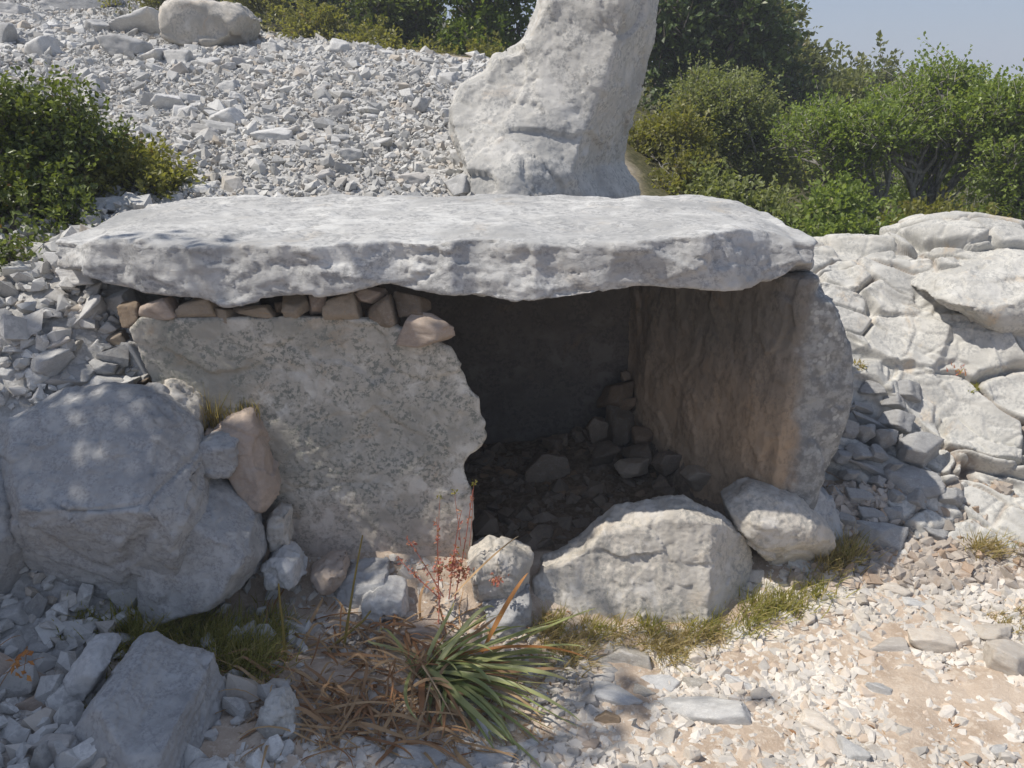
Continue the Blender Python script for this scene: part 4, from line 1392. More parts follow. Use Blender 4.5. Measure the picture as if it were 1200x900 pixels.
BM = {'grey': bark_mat('grey_bark', (.13, .12, .105), (.30, .285, .26)), 'dark': bark_mat('dark_bark', (.06, .05, .04), (.14, .12, .10))}
PR = np.random.default_rng(500)


def tubes(paths, sides=5):
    Vs, Fs, o = [], [], 0
    an = np.arange(sides) * 2 * np.pi / sides
    for P, rad in paths:
        P = np.asarray(P, float)
        n = len(P)
        T = np.gradient(P, axis=0)
        T /= np.linalg.norm(T, axis=1)[:, None] + 1e-9
        ref = np.where(np.abs(T[:, 2:3]) > .9, np.array([[1., 0, 0]]), np.array([[0, 0, 1.]]))
        A = np.cross(T, ref)
        A /= np.linalg.norm(A, axis=1)[:, None] + 1e-9
        Bn = np.cross(T, A)
        ring = P[:, None, :] + np.asarray(rad)[:, None, None] * (np.cos(an)[None, :, None] * A[:, None, :] + np.sin(an)[None, :, None] * Bn[:, None, :])
        Vs.append(ring.reshape(-1, 3))
        i = np.arange(n * sides).reshape(n, sides) + o
        j = np.roll(i, -1, 1)
        Fs.append(np.stack([i[:-1], j[:-1], j[1:], i[1:]], -1).reshape(-1, 4))
        o += n * sides
    return np.concatenate(Vs), np.concatenate(Fs)


def curve3(a, b, bend, n, r):
    t = np.linspace(0, 1, n)[:, None]
    a, b = np.asarray(a), np.asarray(b)
    L = np.linalg.norm(b - a)
    m = (a + b) / 2 + r.normal(size=3) * bend * L + np.array([0, 0, .15 * L * (bend > 0)])
    P = (1 - t) ** 2 * a + 2 * t * (1 - t) * m + t * t * b
    P[1:-1] += r.normal(size=(n - 2, 3)) * .02 * L
    return P


def leaf_quads(C, D, Nn, L, Wd, tint):
    """Folded leaves: two triangles each, hinged along the midrib."""
    S_ = np.cross(D, Nn)
    S_ /= np.linalg.norm(S_, axis=1)[:, None] + 1e-9
    up = np.cross(S_, D)
    L, Wd = L[:, None], Wd[:, None]
    a = C
    t = C + D * L
    l = C + D * L * .5 + S_ * Wd + up * Wd * .45
    q = C + D * L * .5 - S_ * Wd + up * Wd * .45
    V = np.stack([a, l, t, q], 1).reshape(-1, 3)
    i = np.arange(len(C))[:, None] * 4
    F = np.concatenate([i + [0, 2, 1], i + [0, 3, 2]])
    return V, F, np.repeat(tint, 4)


def crown(ells, n_leaf, leaf, r, clump=.11, per=38, shell=.55, droop=0.0, wid=.34, open_=False):
    """ells: (centre, radii). Clumps sit through the outer shell of every ellipsoid."""
    vol = np.array([np.prod(e[1]) ** (2 / 3) for e in ells])
    nc = np.maximum(2, (n_leaf / per * vol / vol.sum()).astype(int))
    C, D, T, tips, shoots = [], [], [], [], []
    for (c, rad), k in zip(ells, nc):
        c, rad = np.asarray(c), np.asarray(rad)
        u = r.normal(size=(k, 3))
        u /= np.linalg.norm(u, axis=1)[:, None]
        rr = (shell + (1 - shell) * r.random(k)) * (1 + .42 * fbm(u * 2.0 + c, 3))
        if open_:                                            # bare underneath: the boughs show
            u[:, 2] = np.where(u[:, 2] < -.15, -u[:, 2] * .8, u[:, 2])
        P = c + u * rad * rr[:, None]
        tips.append(P)
        thin = fbm(P * 2.0 / max(rad.mean(), .25) * .5 + 9, 2) > -.28      # gaps
        P, u = P[thin], u[thin]
        k = len(P)
        ns = 4                                                # leafy shoots of one spray
        m = per // ns
        cs = clump * r.uniform(.8, 2.6, (k, ns))
        dd = u[:, None, :] * .45 + r.normal(size=(k, ns, 3)) * .55 + np.array([0, 0, .45 - droop])
        dd /= np.linalg.norm(dd, axis=2)[:, :, None]
        st = P[:, None, :] + r.normal(size=(k, ns, 3)) * clump * .5
        sl = np.sqrt(r.random((k, ns, m)))
        pos = st[:, :, None, :] + dd[:, :, None, :] * (sl * cs[:, :, None])[..., None] + r.normal(size=(k, ns, m, 3)) * clump * .16
        out = dd[:, :, None, :] * .6 + r.normal(size=(k, ns, m, 3)) * .6
        shoots.append(np.stack([st, st + dd * cs[:, :, None] * .9], 2).reshape(-1, 2, 3))
        C.append(pos.reshape(-1, 3))
        D.append(out.reshape(-1, 3))
        base = r.random((k, ns)) ** 1.3 * .6
        T.append((base[:, :, None] + .4 * r.random((k, ns, m))).reshape(-1))
    C, D, T = np.concatenate(C), np.concatenate(D), np.concatenate(T)
    D /= np.linalg.norm(D, axis=1)[:, None] + 1e-9
    Nn = r.normal(size=D.shape) * .55 + np.array([0, 0, 1])
    L = leaf * r.uniform(.65, 1.3, len(C))
    return leaf_quads(C, D, Nn, L, L * wid, T) + (tips, np.concatenate(shoots))


def plant(name, label, cat, base, ells, n_leaf, leaf, lmat, group=None, bark='grey', stem=.03, n_limb=6, seed=1, clump=.11, per=38, shell=.55, twigs=7, droop=0.0, open_=False):
    r = np.random.default_rng(seed)
    base = np.asarray(base, float)
    V, F, T, tips, shoots = crown(ells, n_leaf, leaf, r, clump, per, shell, droop, open_=open_)
    root = empty(name, tuple(base))
    tag(root, label, cat, group)
    link('crown', new_mesh('crown', V - base, F, {'tint': T}, smooth=False, mat=LM[lmat]), (0, 0, 0), root)
    paths = []
    cen = np.array([e[0] for e in ells])
    grp = np.zeros(len(ells), int)
    ng = min(3, len(ells))
    grp[np.argsort(cen[:, 0])] = np.arange(len(ells)) * ng // len(ells)
    for g in range(ng):                                       # a few crooked trunks, each forking to its own masses of foliage
        m = cen[grp == g].mean(0)
        fork = base + (m - base) * r.uniform(.4, .55) + r.normal(size=3) * .10 * np.linalg.norm(m - base)
        P0 = curve3(base - [0, 0, .05] + r.normal(size=3) * [stem * 2, stem * 2, 0], fork, .2, 9, r)
        paths.append((P0, np.linspace(stem, stem * .65, 9)))
        for q in np.nonzero(grp == g)[0]:
            tp = tips[q]
            P = curve3(P0[r.integers(6, 9)], cen[q], .2, 7, r)
            paths.append((P, np.linspace(stem * .55, stem * .25, 7)))
            for k in range(min(twigs, len(tp))):
                e = tp[r.integers(len(tp))]
                Q = curve3(P[r.integers(3, 7)], e, .15, 6, r)
                paths.append((Q, np.linspace(stem * .24, stem * .07, 6)))
    V2, F2 = tubes(paths)
    A, Bq = shoots[:, 0], shoots[:, 1]
    sd = np.cross(Bq - A, r.normal(size=A.shape))
    sd /= np.linalg.norm(sd, axis=1)[:, None] + 1e-9
    sd2 = np.cross(Bq - A, sd)
    sd2 /= np.linalg.norm(sd2, axis=1)[:, None] + 1e-9
    w_ = stem * .12
    V3 = np.stack([A + sd * w_, A - sd * .5 * w_ + sd2 * .87 * w_, A - sd * .5 * w_ - sd2 * .87 * w_, Bq], 1).reshape(-1, 3)
    i_ = np.arange(len(A))[:, None] * 4
    F3 = np.concatenate([i_ + [0, 1, 3], i_ + [1, 2, 3], i_ + [2, 0, 3]])
    o_ = len(V2)
    V2 = np.concatenate([V2, V3])
    F2 = [F2, F3 + o_]
    link('trunk', new_mesh('trunk', V2 - base, F2, mat=BM[bark]), (0, 0, 0), root)
    return root


def ell(px, py, Y, rx, ry, rd=None):
    """An ellipsoid of foliage centred on a spot of the photograph at depth Y, radii in photo pixels (depth radius in metres)."""
    c = at(px, py, Y)
    s = Y / ray(px, py)[1] / FPX
    return c, (rx * s, rd if rd else .5 * (rx + ry) * s, ry * s)


def blob(px, py, Y, rx, ry, n, seed, rd=None):
    """An uneven crown: n smaller masses of foliage spread through one outline."""
    r = np.random.default_rng(seed)
    out = []
    for k in range(n):
        while True:
            q = r.uniform(-1, 1, 3)
            if (q * q).sum() < 1:
                break
        f = r.uniform(.24, .46)
        c, rad = ell(px + q[0] * rx * (1 - f * .8), py - q[1] * ry * (1 - f * .8), Y, rx * f, ry * f * r.uniform(.7, 1.1))
        dr = rd if rd else .5 * (rad[0] + rad[2]) / f
        out.append((c + np.array([0, q[2] * dr * (1 - f), 0]), (rad[0], dr * f, rad[2])))
    return out


def gbase(x, y):
    return (x, y, float(height(x, y)) - .02)


def gx(px, Y):
    c = at(px, 300, Y)
    return gbase(c[0], Y)


# right of the pillar
plant('oak_tree', 'tall dark evergreen tree beside the pillar, reaching the top border', 'tree', gx(835, 9.2),
      blob(815, 20, 9, 75, 85, 9, 1) + blob(870, 50, 9, 62, 80, 8, 2) + blob(905, 105, 9.1, 45, 45, 5, 3) + [ell(800, 80, 9.2, 50, 60)],
      30000, .07, 'oak', bark='dark', stem=.07, seed=11, clump=.15)
plant('oak_tree', 'brownish tree top against the sky behind the tall dark tree', 'tree', gx(925, 11), blob(908, 28, 11, 24, 28, 4, 4) + blob(930, 75, 11, 26, 35, 4, 5) + blob(960, 118, 11, 36, 26, 4, 6),
      10000, .07, 'oak2', bark='dark', stem=.05, seed=12, clump=.14)
plant('oak_tree', 'dull rounded tree on the skyline right of the tall dark tree', 'tree', gx(1020, 12), blob(1018, 118, 12, 55, 34, 9, 7) + [ell(1030, 150, 11.6, 80, 30)],
      15000, .08, 'oak2', bark='dark', stem=.06, seed=13, clump=.16)
plant('oak_tree', 'deep green thicket in the dip between the olive-toned bush and skyline tree', 'tree', gx(960, 9.2), blob(960, 155, 9, 60, 50, 8, 8) + [ell(985, 180, 8.6, 50, 30)],
      14000, .06, 'oak2', bark='dark', stem=.04, seed=14, clump=.13)
plant('olive_bush', 'dull olive-toned bush right of the pillar with pale thin branches', 'bush', gx(868, 6.3),
      blob(858, 150, 6.3, 72, 68, 12, 9) + blob(825, 205, 6.2, 45, 50, 5, 10) + blob(895, 215, 6.3, 50, 50, 6, 11),
      44000, .027, 'olive', bark='grey', stem=.016, seed=15, clump=.085, twigs=9, shell=.35)
plant('mastic_tree', 'bright green mastic with bare grey crooked branches, above the bedrock', 'tree', gx(1065, 5.2),
      blob(1095, 128, 5.4, 70, 44, 10, 12) + blob(1025, 165, 5.2, 52, 38, 7, 13) + blob(1130, 175, 5.2, 60, 40, 7, 14) + blob(975, 190, 5.3, 48, 42, 6, 15) + blob(950, 165, 5.6, 36, 34, 4, 64) + blob(1075, 175, 5.6, 60, 30, 4, 16),
      52000, .026, 'mastic', bark='grey', stem=.026, seed=16, clump=.075, twigs=9, shell=.4, open_=True)
plant('mastic_tree', 'bright green mastic running out of the right border', 'tree', gx(1210, 5.0),
      blob(1180, 145, 5.1, 48, 48, 7, 17) + blob(1235, 160, 5, 60, 60, 6, 18) + blob(1185, 210, 4.9, 45, 40, 6, 19) + blob(1225, 255, 4.9, 60, 35, 4, 20) + blob(1165, 258, 4.9, 40, 22, 4, 21),
      36000, .026, 'mastic', bark='grey', stem=.02, seed=17, clump=.075, twigs=8, shell=.4, open_=True)
for (sp, s_, lab) in [
        (blob(880, 262, 4.9, 55, 28, 6, 22) + blob(830, 235, 5.0, 40, 26, 4, 23) + blob(930, 280, 4.7, 40, 24, 4, 24), 21, 'low olive shrub peeping over the capstone back right corner'),
        (blob(985, 250, 4.9, 50, 36, 7, 25) + blob(960, 290, 4.6, 45, 24, 5, 26) + blob(1010, 285, 4.6, 40, 22, 4, 27), 22, 'low soft green shrub between capstone and bright mastic'),
        (blob(1060, 280, 4.7, 50, 22, 5, 28) + blob(1105, 275, 4.7, 40, 22, 4, 29) + blob(1155, 285, 4.7, 40, 20, 4, 30), 23, 'sparse shrub at the foot of the crooked mastic branches'),
        (blob(1110, 215, 6.3, 60, 45, 7, 61) + blob(1170, 235, 6.2, 50, 40, 6, 62) + blob(1050, 230, 6.4, 45, 35, 5, 63), 22, 'dense green shrub behind the crooked mastic trunks'),
        (blob(805, 205, 5.6, 30, 38, 5, 31) + blob(795, 160, 5.8, 24, 34, 4, 32) + blob(778, 228, 5.2, 26, 18, 3, 33) + blob(772, 175, 6.0, 26, 48, 5, 65), 24, 'shaded yellow-green shrub right beside the pillar foot')]:
    plant('low_shrub', lab, 'shrub', gbase(sp[0][0][0], sp[0][0][1]), sp, 8500, .034, 'olive' if s_ < 22 else 'heath' if s_ != 22 else 'mastic', stem=.008, seed=s_, clump=.07, twigs=6, group='low shrubs behind the tomb', shell=.35)
# along the crest of the scree
plant('evergreen_bush', 'dark green bush on the crest left of the pillar', 'bush', gx(475, 8.6), blob(470, 25, 8.6, 55, 52, 9, 34) + blob(440, 45, 8.5, 34, 36, 4, 35) + [ell(480, -40, 8.8, 60, 40)],
      15000, .055, 'left', bark='dark', stem=.04, seed=31, clump=.11)
plant('evergreen_bush', 'mid green bush touching the left side of the pillar top', 'bush', gx(590, 8.2), blob(580, 25, 8.2, 56, 46, 9, 36) + blob(555, 60, 8, 50, 28, 5, 37) + [ell(570, -40, 8.3, 60, 40)],
      15000, .055, 'crest', bark='dark', stem=.04, seed=32, clump=.11)
plant('evergreen_bush', 'shadowy thicket at the top border between squarish boulder and bushes', 'bush', gx(385, 9.6), blob(370, -8, 9.6, 60, 36, 7, 38) + blob(420, 0, 9.6, 36, 40, 4, 39) + [ell(330, -20, 9.8, 50, 24), ell(270, -30, 10.5, 60, 26)],
      11000, .055, 'oak', bark='dark', stem=.04, seed=33, clump=.12)
for (sp, s_, lab) in [
        (blob(515, 74, 7.6, 60, 26, 8, 40) + blob(480, 86, 7.4, 34, 16, 4, 41) + blob(555, 72, 7.5, 34, 22, 4, 42), 41, 'yellow-green heath mound left of the pillar'),
        (blob(425, 56, 7.9, 38, 24, 6, 43) + blob(452, 72, 7.7, 32, 16, 4, 44), 42, 'brownish green heath mound below the dark crest bush'),
        (blob(335, 30, 8.4, 44, 22, 6, 45) + blob(375, 42, 8.2, 38, 20, 5, 46), 43, 'olive-brown heath mound right of the squarish boulder'),
        (blob(185, -4, 9.5, 44, 16, 5, 47) + blob(150, -10, 10, 40, 12, 3, 48) + blob(300, 5, 9, 40, 16, 4, 49), 44, 'low olive heath on the crest behind the squarish boulder')]:
    plant('heath_shrub', lab, 'shrub', gbase(sp[0][0][0], sp[0][0][1]), sp, 8000, .036, 'heath', stem=.008, seed=s_, clump=.075, twigs=4, shell=.3, group='heath shrubs on the crest')
# left border
plant('spurge_bush', 'dense dark green bush at the left border above the capstone tip', 'bush', gbase(-1.95, 3.1),
      blob(35, 155, 3.5, 75, 50, 9, 50, .4) + blob(95, 185, 3.5, 60, 40, 6, 51, .35) + blob(20, 240, 3.3, 60, 55, 8, 52, .35) + blob(75, 250, 3.2, 45, 42, 5, 53, .3) + blob(25, 315, 3.0, 40, 42, 5, 54, .25) + blob(5, 360, 2.85, 28, 26, 3, 58, .2) + blob(8, 335, 2.8, 36, 44, 5, 59, .2),
      30000, .025, 'left', bark='dark', stem=.010, seed=51, clump=.055, per=28, shell=.35)
plant('spurge_bush', 'low spreading bush tapering along the scree behind the capstone left end', 'bush', gbase(-1.5, 3.5),
      blob(145, 200, 3.7, 48, 28, 6, 55, .3) + blob(185, 218, 3.7, 36, 17, 4, 56, .25) + blob(120, 220, 3.6, 40, 24, 4, 57, .3), 8000, .028, 'heath', bark='dark', stem=.007, seed=52, clump=.05, per=24, shell=.3)
# the tree beyond the left border that shades the boulders
plant('oak_tree', 'evergreen oak standing outside the view, casting dappled shade on the left boulders', 'tree', gbase(-4.7, 1.0),
      [((-3.6, 1.6, 4.1), (1.15, .55, .55)), ((-4.2, 1.5, 4.6), (1.0, .7, .6)), ((-3.05, 1.5, 3.5), (.65, .5, .4)), ((-4.4, 1.9, 3.9), (.9, .6, .6)), ((-3.4, 1.1, 3.9), (1.0, .5, .5))],
      15000, .065, 'oak', bark='dark', stem=.08, seed=61, clump=.16, shell=.3)


# ------------------------------------------------------------------ grass
def blades(spots, n, h, lean, lmat, name, label, cat, r, width=.0022, group=None, curl=.5, wind=(0, 0)):
    """n thin blades rooted round SPOTS [(x, y, radius)]."""
    sp = np.asarray(spots)
    k = r.integers(0, len(sp), n)
    x = sp[k, 0] + r.normal(size=n) * sp[k, 2] * .5
    y = sp[k, 1] + r.normal(size=n) * sp[k, 2] * .5
    z = height(x, y) if sp.shape[1] == 3 else sp[k, 3] + r.normal(size=n) * .006
    H = h * r.uniform(.4, 1.15, n)
    yaw = r.uniform(0, 2 * np.pi, n)
    ln = lean * r.uniform(.2, 1.3, n)
    dx, dy = np.cos(yaw) * ln + wind[0], np.sin(yaw) * ln + wind[1]
    P = []
    for t in (0, .35, .7, 1.0):
        b = t ** (1 + curl)
        P.append(np.stack([x + dx * H * b, y + dy * H * b, z - .01 + H * (t - .35 * b * ln)], 1))
    side = np.stack([-np.sin(yaw + .9), np.cos(yaw + .9), 0 * yaw], 1) * width
    V = np.stack([P[0] - side, P[0] + side, P[1] - side * .9, P[1] + side * .9, P[2] - side * .6, P[2] + side * .6, P[3]], 1).reshape(-1, 3)
    i = np.arange(n)[:, None] * 7
    Q = np.concatenate([i + [0, 1, 3, 2], i + [2, 3, 5, 4]])
    T3 = i + [4, 5, 6]
    base = np.array([sp[:, 0].mean(), sp[:, 1].mean(), V[:, 2].min()])
    me = new_mesh(name, V - base, [Q, T3], {'tint': np.repeat(r.random(n), 7)}, smooth=False, mat=LM[lmat])
    return tag(link(name, me, tuple(base)), label, cat, group)


def spots(pts, rad):
    out = []
    for p in pts:
        g, t = hit(*p)
        out.append((g[0], g[1], rad))
    return out


GR = np.random.default_rng(700)
blades(spots([(160, 750), (190, 745), (220, 748), (255, 755), (285, 765), (300, 785), (265, 780), (310, 750)], .075), 3800, .115, .8, 'grass', 'grass_tuft', 'thick green grass tuft behind the pointed boulder', 'grass', GR)
blades(spots([(105, 835), (112, 850), (118, 815)], .035), 420, .07, .7, 'grass', 'grass_tuft', 'small green tuft squeezed left of the pointed boulder', 'grass', GR)
blades(spots([(80, 745), (105, 740), (130, 750), (150, 770)], .05), 380, .08, .9, 'grass', 'grass_tuft', 'thin shaded grass under the largest boulder', 'grass', GR)
blades(spots([(885, 722), (905, 718), (930, 712), (955, 700), (880, 735)], .055), 850, .10, .75, 'grass', 'grass_tuft', 'fresh green grass tuft right of the wide pale boulder', 'grass', GR)
blades(spots([(965, 672), (980, 665), (995, 660)], .045), 500, .13, .6, 'dry', 'grass_tuft', 'tall straw-tipped grass right of the rounded whitish boulder', 'grass', GR)
blades(spots([(640, 745), (655, 762), (690, 752), (725, 752), (765, 757), (800, 752), (832, 748), (670, 778), (785, 772)], .055), 2200, .08, 1.15, 'dry', 'dry_grass', 'matted dry grass strip along the foot of the wide pale boulder', 'grass', GR)
blades(spots([(650, 742), (700, 742), (760, 742), (810, 740), (840, 735)], .05), 480, .09, .7, 'grass', 'grass_tuft', 'green blades among the dry grass touching the wide boulder', 'grass', GR)
blades(spots([(1150, 655), (1165, 652), (1140, 650)], .035), 420, .10, .7, 'dry', 'grass_tuft', 'straw tuft growing at the foot of the smooth bedrock', 'grass', GR)
blades(spots([(1192, 655), (1205, 655)], .03), 200, .07, .7, 'dry', 'grass_tuft', 'small straw tuft at the right border beside the bedrock', 'grass', GR)
blades(spots([(1170, 735), (1190, 745), (1200, 725)], .05), 420, .05, .9, 'dry', 'grass_tuft', 'short yellowish grass patch at the right border of the path', 'grass', GR)
blades(spots([(990, 700)], .04), 200, .03, .9, 'grass', 'grass_tuft', 'few short green blades in the sunlit rubble', 'grass', GR)
for (x0, px, py, n, h, mt, lab) in [(0, 248, 497, 120, .15, 'dry', 'wispy brown weed rising along the crack of the front slab'), (0, 275, 492, 60, .09, 'dry', 'thin pale weed behind the salmon-pink stone'), (0, 294, 484, 50, .07, 'dry', 'short tan weed at the top of the salmon-pink stone')]:
    p = at(px, py, 2.405)
    blades([(p[0], p[1], .045, p[2])], n, h, .38, mt, 'wall_weed', lab, 'weed', GR, width=.0014)
for px, py, n, lab, mt in [(1120, 428, 90, 'reddish weed rooted in a crack of the bedrock', 'red'), (1138, 452, 140, 'olive-brown cushion plant on the sunlit bedrock', 'grass'), (1002, 425, 120, 'dry brown weed where bedrock meets the side slab', 'dry')]:
    p, t = surf_out(px, py)
    blades([(p[0], p[1] - .03, .035, p[2])], n, .035, .9, mt, 'crack_weed', lab, 'weed', GR, width=.003)


# ------------------------------------------------------------------ the strap-leaved plant
def strap(P, w, name, lmat, parent, r, fold=.35, tint=None):
    """One long leaf: a folded ribbon along the points P."""
    P = np.asarray(P, float)
    n = len(P)
    T = np.gradient(P, axis=0)
    T /= np.linalg.norm(T, axis=1)[:, None] + 1e-9
    A = np.cross(T, np.array([0, 0, 1.0]) + r.normal(size=3) * .35)
    A /= np.linalg.norm(A, axis=1)[:, None] + 1e-9
    U = np.cross(A, T)
    t = np.linspace(0, 1, n)
    ww = (w * np.clip(np.minimum(.55 + t * 2, (1 - t) ** .55 * 1.25), .03, 1))[:, None]
    V = np.stack([P + A * ww + U * ww * fold, P, P - A * ww + U * ww * fold], 1).reshape(-1, 3)
    i = np.arange(n * 3).reshape(n, 3)
    F = np.concatenate([np.stack([i[:-1, k], i[:-1, k + 1], i[1:, k + 1], i[1:, k]], -1) for k in (0, 1)])
    tt = r.random() * .8 if tint is None else tint
    tv = np.repeat(np.clip(tt + .25 * sstep(.6, 1, t), 0, 1), 3)
    b = np.array(parent.location)
    return link(name, new_mesh(name, V - b, F, {'tint': tv}, mat=LM[lmat]), (0, 0, 0), parent)


def arc(a, b, up, n, r, curl=0.0):
    t = np.linspace(0, 1, n)[:, None]
    a, b = np.asarray(a), np.asarray(b)
    m = (a + b) / 2 + np.array([0, 0, up]) + r.normal(size=3) * curl
    m2 = a + (b - a) * .85 + np.array([0, 0, up * .5]) + r.normal(size=3) * curl
    P = (1 - t) ** 3 * a + 3 * t * (1 - t) ** 2 * m + 3 * t * t * (1 - t) * m2 + t ** 3 * b
    g = height(P[:, 0], P[:, 1]) + .012
    P[:, 2] = np.maximum(P[:, 2], g)
    return P


LR = np.random.default_rng(801)
pb, _t = hit(484, 788)
root = empty('strap_leaved_plant', tuple(pb))
tag(root, 'plant of long green strap leaves over a mat of withered brown ones', 'plant')
tips = [(662, 772, 2.0), (684, 718, 2.1), (648, 800, 1.9), (642, 838, 1.8), (632, 872, 1.72), (612, 893, 1.68), (578, 880, 1.7), (668, 786, 1.95), (655, 815, 1.85), (598, 860, 1.75), (622, 845, 1.8), (610, 800, 1.9), (590, 830, 1.82),
        (532, 705, 2.1), (580, 712, 2.1), (600, 735, 2.08), (565, 735, 2.1), (540, 735, 2.05), (520, 870, 1.72), (508, 850, 1.75), (490, 838, 1.76), (640, 760, 2.02), (655, 858, 1.75), (600, 775, 1.98),
        (620, 790, 1.9), (575, 800, 1.86), (560, 845, 1.78), (540, 820, 1.8), (430, 750, 2.05), (690, 760, 2.0), (630, 820, 1.84), (605, 885, 1.68), (586, 893, 1.66), (555, 865, 1.74), (648, 778, 1.96), (565, 770, 2.0)]
for px, py, Yt in tips + [(a_ + LR.normal(0, 18), b_ + LR.normal(0, 14), c_ + LR.normal(0, .04)) for a_, b_, c_ in tips[:36]]:
    tip = at(px, py, Yt)
    tip[2] = max(tip[2], float(height(tip[0], tip[1])) + .015)
    st = pb + LR.normal(size=3) * [.035, .03, 0] + [.03, 0, 0]
    strap(arc(st, tip, LR.uniform(.01, .07), 11, LR, .015), LR.uniform(.0055, .0100), 'leaf', 'strap' if LR.random() > .18 else 'brown', root, LR)
strap(arc(pb + [.02, .02, 0], at(690, 772, 1.98), .10, 12, LR), .007, 'leaf', 'orange', root, LR)
o_ = strap(arc(at(565, 765, 2.02), at(619, 671, 2.1), .03, 9, LR), .0085, 'leaf', 'orange', root, LR)
strap(arc(at(530, 700, 2.12), at(608, 628, 2.2), .02, 9, LR), .006, 'leaf', 'brown', root, LR)
for k in range(300):
    an = LR.uniform(0, 2 * np.pi)
    c0, _ = hit(LR.uniform(310, 545), LR.uniform(735, 880))
    a0 = c0 + np.array([0, 0, .01])
    ln = LR.uniform(.08, .28)
    b0 = a0 + np.array([math.cos(an) * ln, math.sin(an) * ln * .7, 0])
    b0[2] = float(height(b0[0], b0[1])) + LR.uniform(.01, .05)
    if in_view(b0[0], b0[1], b0[2])[0] > 640:
        continue
    strap(arc(a0, b0, LR.uniform(.005, .07), 9, LR, .025), LR.uniform(.0018, .0062), 'withered_leaf', 'brown', root, LR, fold=LR.uniform(-.5, .6))
for (a, b, w) in [((362, 782, 2.02), (438, 716, 2.12), .006), ((402, 765, 2.05), (425, 628, 2.1), .005), ((335, 790, 1.98), (327, 684, 2.0), .0055)]:
    A_, B_ = at(*a), at(*b)
    A_[2] = min(A_[2], float(height(A_[0], A_[1])))
    V, F = tubes([(np.linspace(A_, B_, 6) + LR.normal(size=(6, 3)) * .003, np.linspace(w, w * .45, 6))], 6)
    link('stalk', new_mesh('stalk', V - pb, F, {'tint': np.full(len(V), .5)}, mat=LM['stalk']), (0, 0, 0), root)
for (a, b) in [((495, 780, 1.9), (540, 860, 1.74)), ((505, 800, 1.86), (490, 868, 1.74)), ((515, 820, 1.82), (522, 872, 1.72))]:
    V, F = tubes([(arc(at(*a), at(*b), .02, 7, LR), np.linspace(.003, .0015, 7))], 5)
    link('dry_stalk', new_mesh('dry_stalk', V - pb, F, {'tint': np.full(len(V), .9)}, mat=LM['brown']), (0, 0, 0), root)
# litter of broken bits round it
LQ = np.random.default_rng(802)
q_ = [hit(LQ.uniform(290, 640), LQ.uniform(715, 890))[0] for k in range(1500)]
C_ = np.array(q_) + LQ.normal(size=(1500, 3)) * [.02, .02, .004] + [0, 0, .012]
D_ = LQ.normal(size=(1500, 3)) * [1, 1, .25]
D_ /= np.linalg.norm(D_, axis=1)[:, None]
V, F, T = leaf_quads(C_, D_, LQ.normal(size=(1500, 3)) * .5 + [0, 0, 1], LQ.uniform(.02, .07, 1500), LQ.uniform(.0012, .0035, 1500), LQ.random(1500))
tag(link('leaf_litter', new_mesh('leaf_litter', V, F, {'tint': T}, smooth=False, mat=LM['brown'])), kind='stuff')


# ------------------------------------------------------------------ red-stemmed plant and small sprigs
def sprig(name, label, cat, stems, leaves, stem_r, lmat, smat, r, leaf=.012, n_leaf=10):
    base = at(*stems[0][0])
    root = empty(name, tuple(base))
    tag(root, label, cat)
    for a, b in stems:
        A_, B_ = at(*a), at(*b)
        P = arc(A_, B_, .01, 8, r, .006)
        V, F = tubes([(P, np.linspace(stem_r, stem_r * .5, 8))], 5)
        link('stem', new_mesh('stem', V - base, F, {'tint': np.full(len(V), .3)}, mat=LM[smat]), (0, 0, 0), root)
        if n_leaf:
            t = r.uniform(.1, 1, n_leaf * 3)
            C = A_ + (B_ - A_) * t[:, None] + r.normal(size=(len(t), 3)) * .003
            D = r.normal(size=(len(t), 3)) + [0, 0, .5]
            D /= np.linalg.norm(D, axis=1)[:, None]
            leaves = leaves + [(C, D)]
    C = np.concatenate([c for c, d in leaves])
    D = np.concatenate([d for c, d in leaves])
    V, F, T = leaf_quads(C, D, r.normal(size=C.shape) + [0, 0, .6], leaf * r.uniform(.5, 1.2, len(C)), leaf * .22 * r.uniform(.7, 1.3, len(C)), r.random(len(C)))
    link('foliage', new_mesh('foliage', V - base, F, {'tint': T}, smooth=False, mat=LM[lmat]), (0, 0, 0), root)
    return root


def tuftleaves(px, py, Y, n, rad, r):
    C = at(px, py, Y) + r.normal(size=(n, 3)) * rad
    D = r.normal(size=(n, 3)) + [0, -.2, .7]
    return C, D / np.linalg.norm(D, axis=1)[:, None]


QR = np.random.default_rng(900)
sprig('red_spurge', 'upright red-stemmed spurge before the front slab edge', 'plant',
      [((514, 700, 2.2), (512, 606, 2.26)), ((526, 702, 2.2), (541, 598, 2.26)), ((533, 702, 2.2), (554, 574, 2.26)), ((520, 700, 2.2), (478, 632, 2.28)), ((516, 702, 2.2), (466, 652, 2.26)), ((513, 760, 2.12), (514, 690, 2.2))],
      [tuftleaves(514, 668, 2.22, 70, (.006, .006, .022), QR), tuftleaves(532, 664, 2.22, 160, (.016, .01, .02), QR), tuftleaves(545, 672, 2.22, 60, (.008, .008, .012), QR), tuftleaves(583, 681, 2.2, 50, (.014, .01, .008), QR)],
      .0022, 'red', 'red', QR, leaf=.016, n_leaf=12)
sprig('spurge_shoot', 'slender shoots with green tips in front of the dark opening', 'plant',
      [((513, 640, 2.3), (516, 585, 2.3)), ((540, 640, 2.3), (533, 580, 2.3)), ((550, 640, 2.3), (556, 566, 2.3))],
      [tuftleaves(516, 583, 2.3, 14, .004, QR), tuftleaves(533, 578, 2.3, 16, .004, QR), tuftleaves(556, 566, 2.3, 16, .004, QR)], .0014, 'grass', 'red', QR, leaf=.012, n_leaf=0)
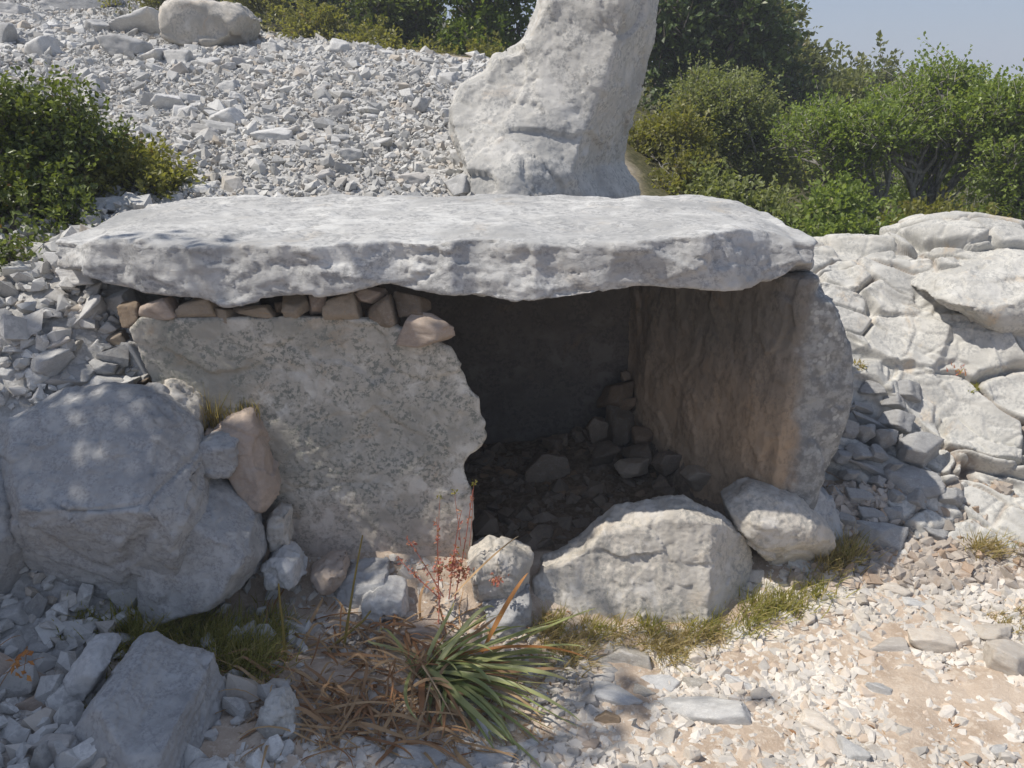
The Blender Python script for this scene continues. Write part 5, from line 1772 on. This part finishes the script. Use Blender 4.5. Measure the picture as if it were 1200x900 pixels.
sprig('red_leaved_twig', 'bare twig with a few orange-red leaves at the left border', 'twig',
      [((-5, 812, 1.7), (32, 757, 1.74)), ((-5, 760, 1.75), (24, 745, 1.76)), ((32, 757, 1.74), (28, 792, 1.7)), ((4, 790, 1.72), (52, 770, 1.72))],
      [tuftleaves(30, 766, 1.72, 9, (.009, .005, .006), QR), tuftleaves(18, 776, 1.72, 7, (.006, .005, .008), QR), tuftleaves(27, 791, 1.7, 5, .005, QR)], .0013, 'orange', 'brown', QR, leaf=.026, n_leaf=0)

# dead leaves and bits of twig blown over the path
LZ = np.random.default_rng(803)
q_ = []
while len(q_) < 420:
    c_ = hit(LZ.uniform(620, 1200), LZ.uniform(665, 900))[0]
    if fbm(np.array([[c_[0], c_[1], 3.0]]) * 2.2, 2)[0] > LZ.uniform(-.5, .5):
        q_.append(c_)
C_ = np.array(q_) + [0, 0, .008]
D_ = LZ.normal(size=C_.shape) * [1, 1, .2]
D_ /= np.linalg.norm(D_, axis=1)[:, None]
n_ = len(C_)
V, F, T = leaf_quads(C_, D_, LZ.normal(size=C_.shape) * .4 + [0, 0, 1], LZ.uniform(.008, .035, n_), LZ.uniform(.001, .005, n_), LZ.random(n_) * .6)
tag(link('dead_leaves', new_mesh('dead_leaves', V, F, {'tint': T}, smooth=False, mat=LM['brown'])), kind='stuff')

# ------------------------------------------------------------------ the air: a thin sunlit haze of dust over the slope
def haze():
    co = np.empty(len(bpy.data.meshes['ground'].vertices) * 3)
    bpy.data.meshes['ground'].vertices.foreach_get('co', co)
    co = co.reshape(-1, 3)
    lo, hi = co.min(0) - [5, 5, 1], np.maximum(co.max(0), [0, 0, 9.5]) + [5, 5, 1]
    print('HAZE BOX', lo, hi)
    V = np.array([[a, b, c] for a in (lo[0], hi[0]) for b in (lo[1], hi[1]) for c in (lo[2], hi[2])])
    F = np.array([[0, 1, 3, 2], [4, 6, 7, 5], [0, 4, 5, 1], [2, 3, 7, 6], [0, 2, 6, 4], [1, 5, 7, 3]])
    m = bpy.data.materials.new('haze')
    m.use_nodes = True
    nt = m.node_tree
    nt.nodes.remove(nt.nodes['Principled BSDF'])
    vol = N(nt, 'ShaderNodeVolumePrincipled')
    vol.inputs['Color'].default_value = (.86, .92, 1, 1)
    vol.inputs['Density'].default_value = HAZE
    nt.links.new(vol.outputs[0], nt.nodes['Material Output'].inputs['Volume'])
    tag(link('haze', new_mesh('haze', V, F, smooth=False, mat=m)), kind='stuff')


HAZE = 0.006
haze()
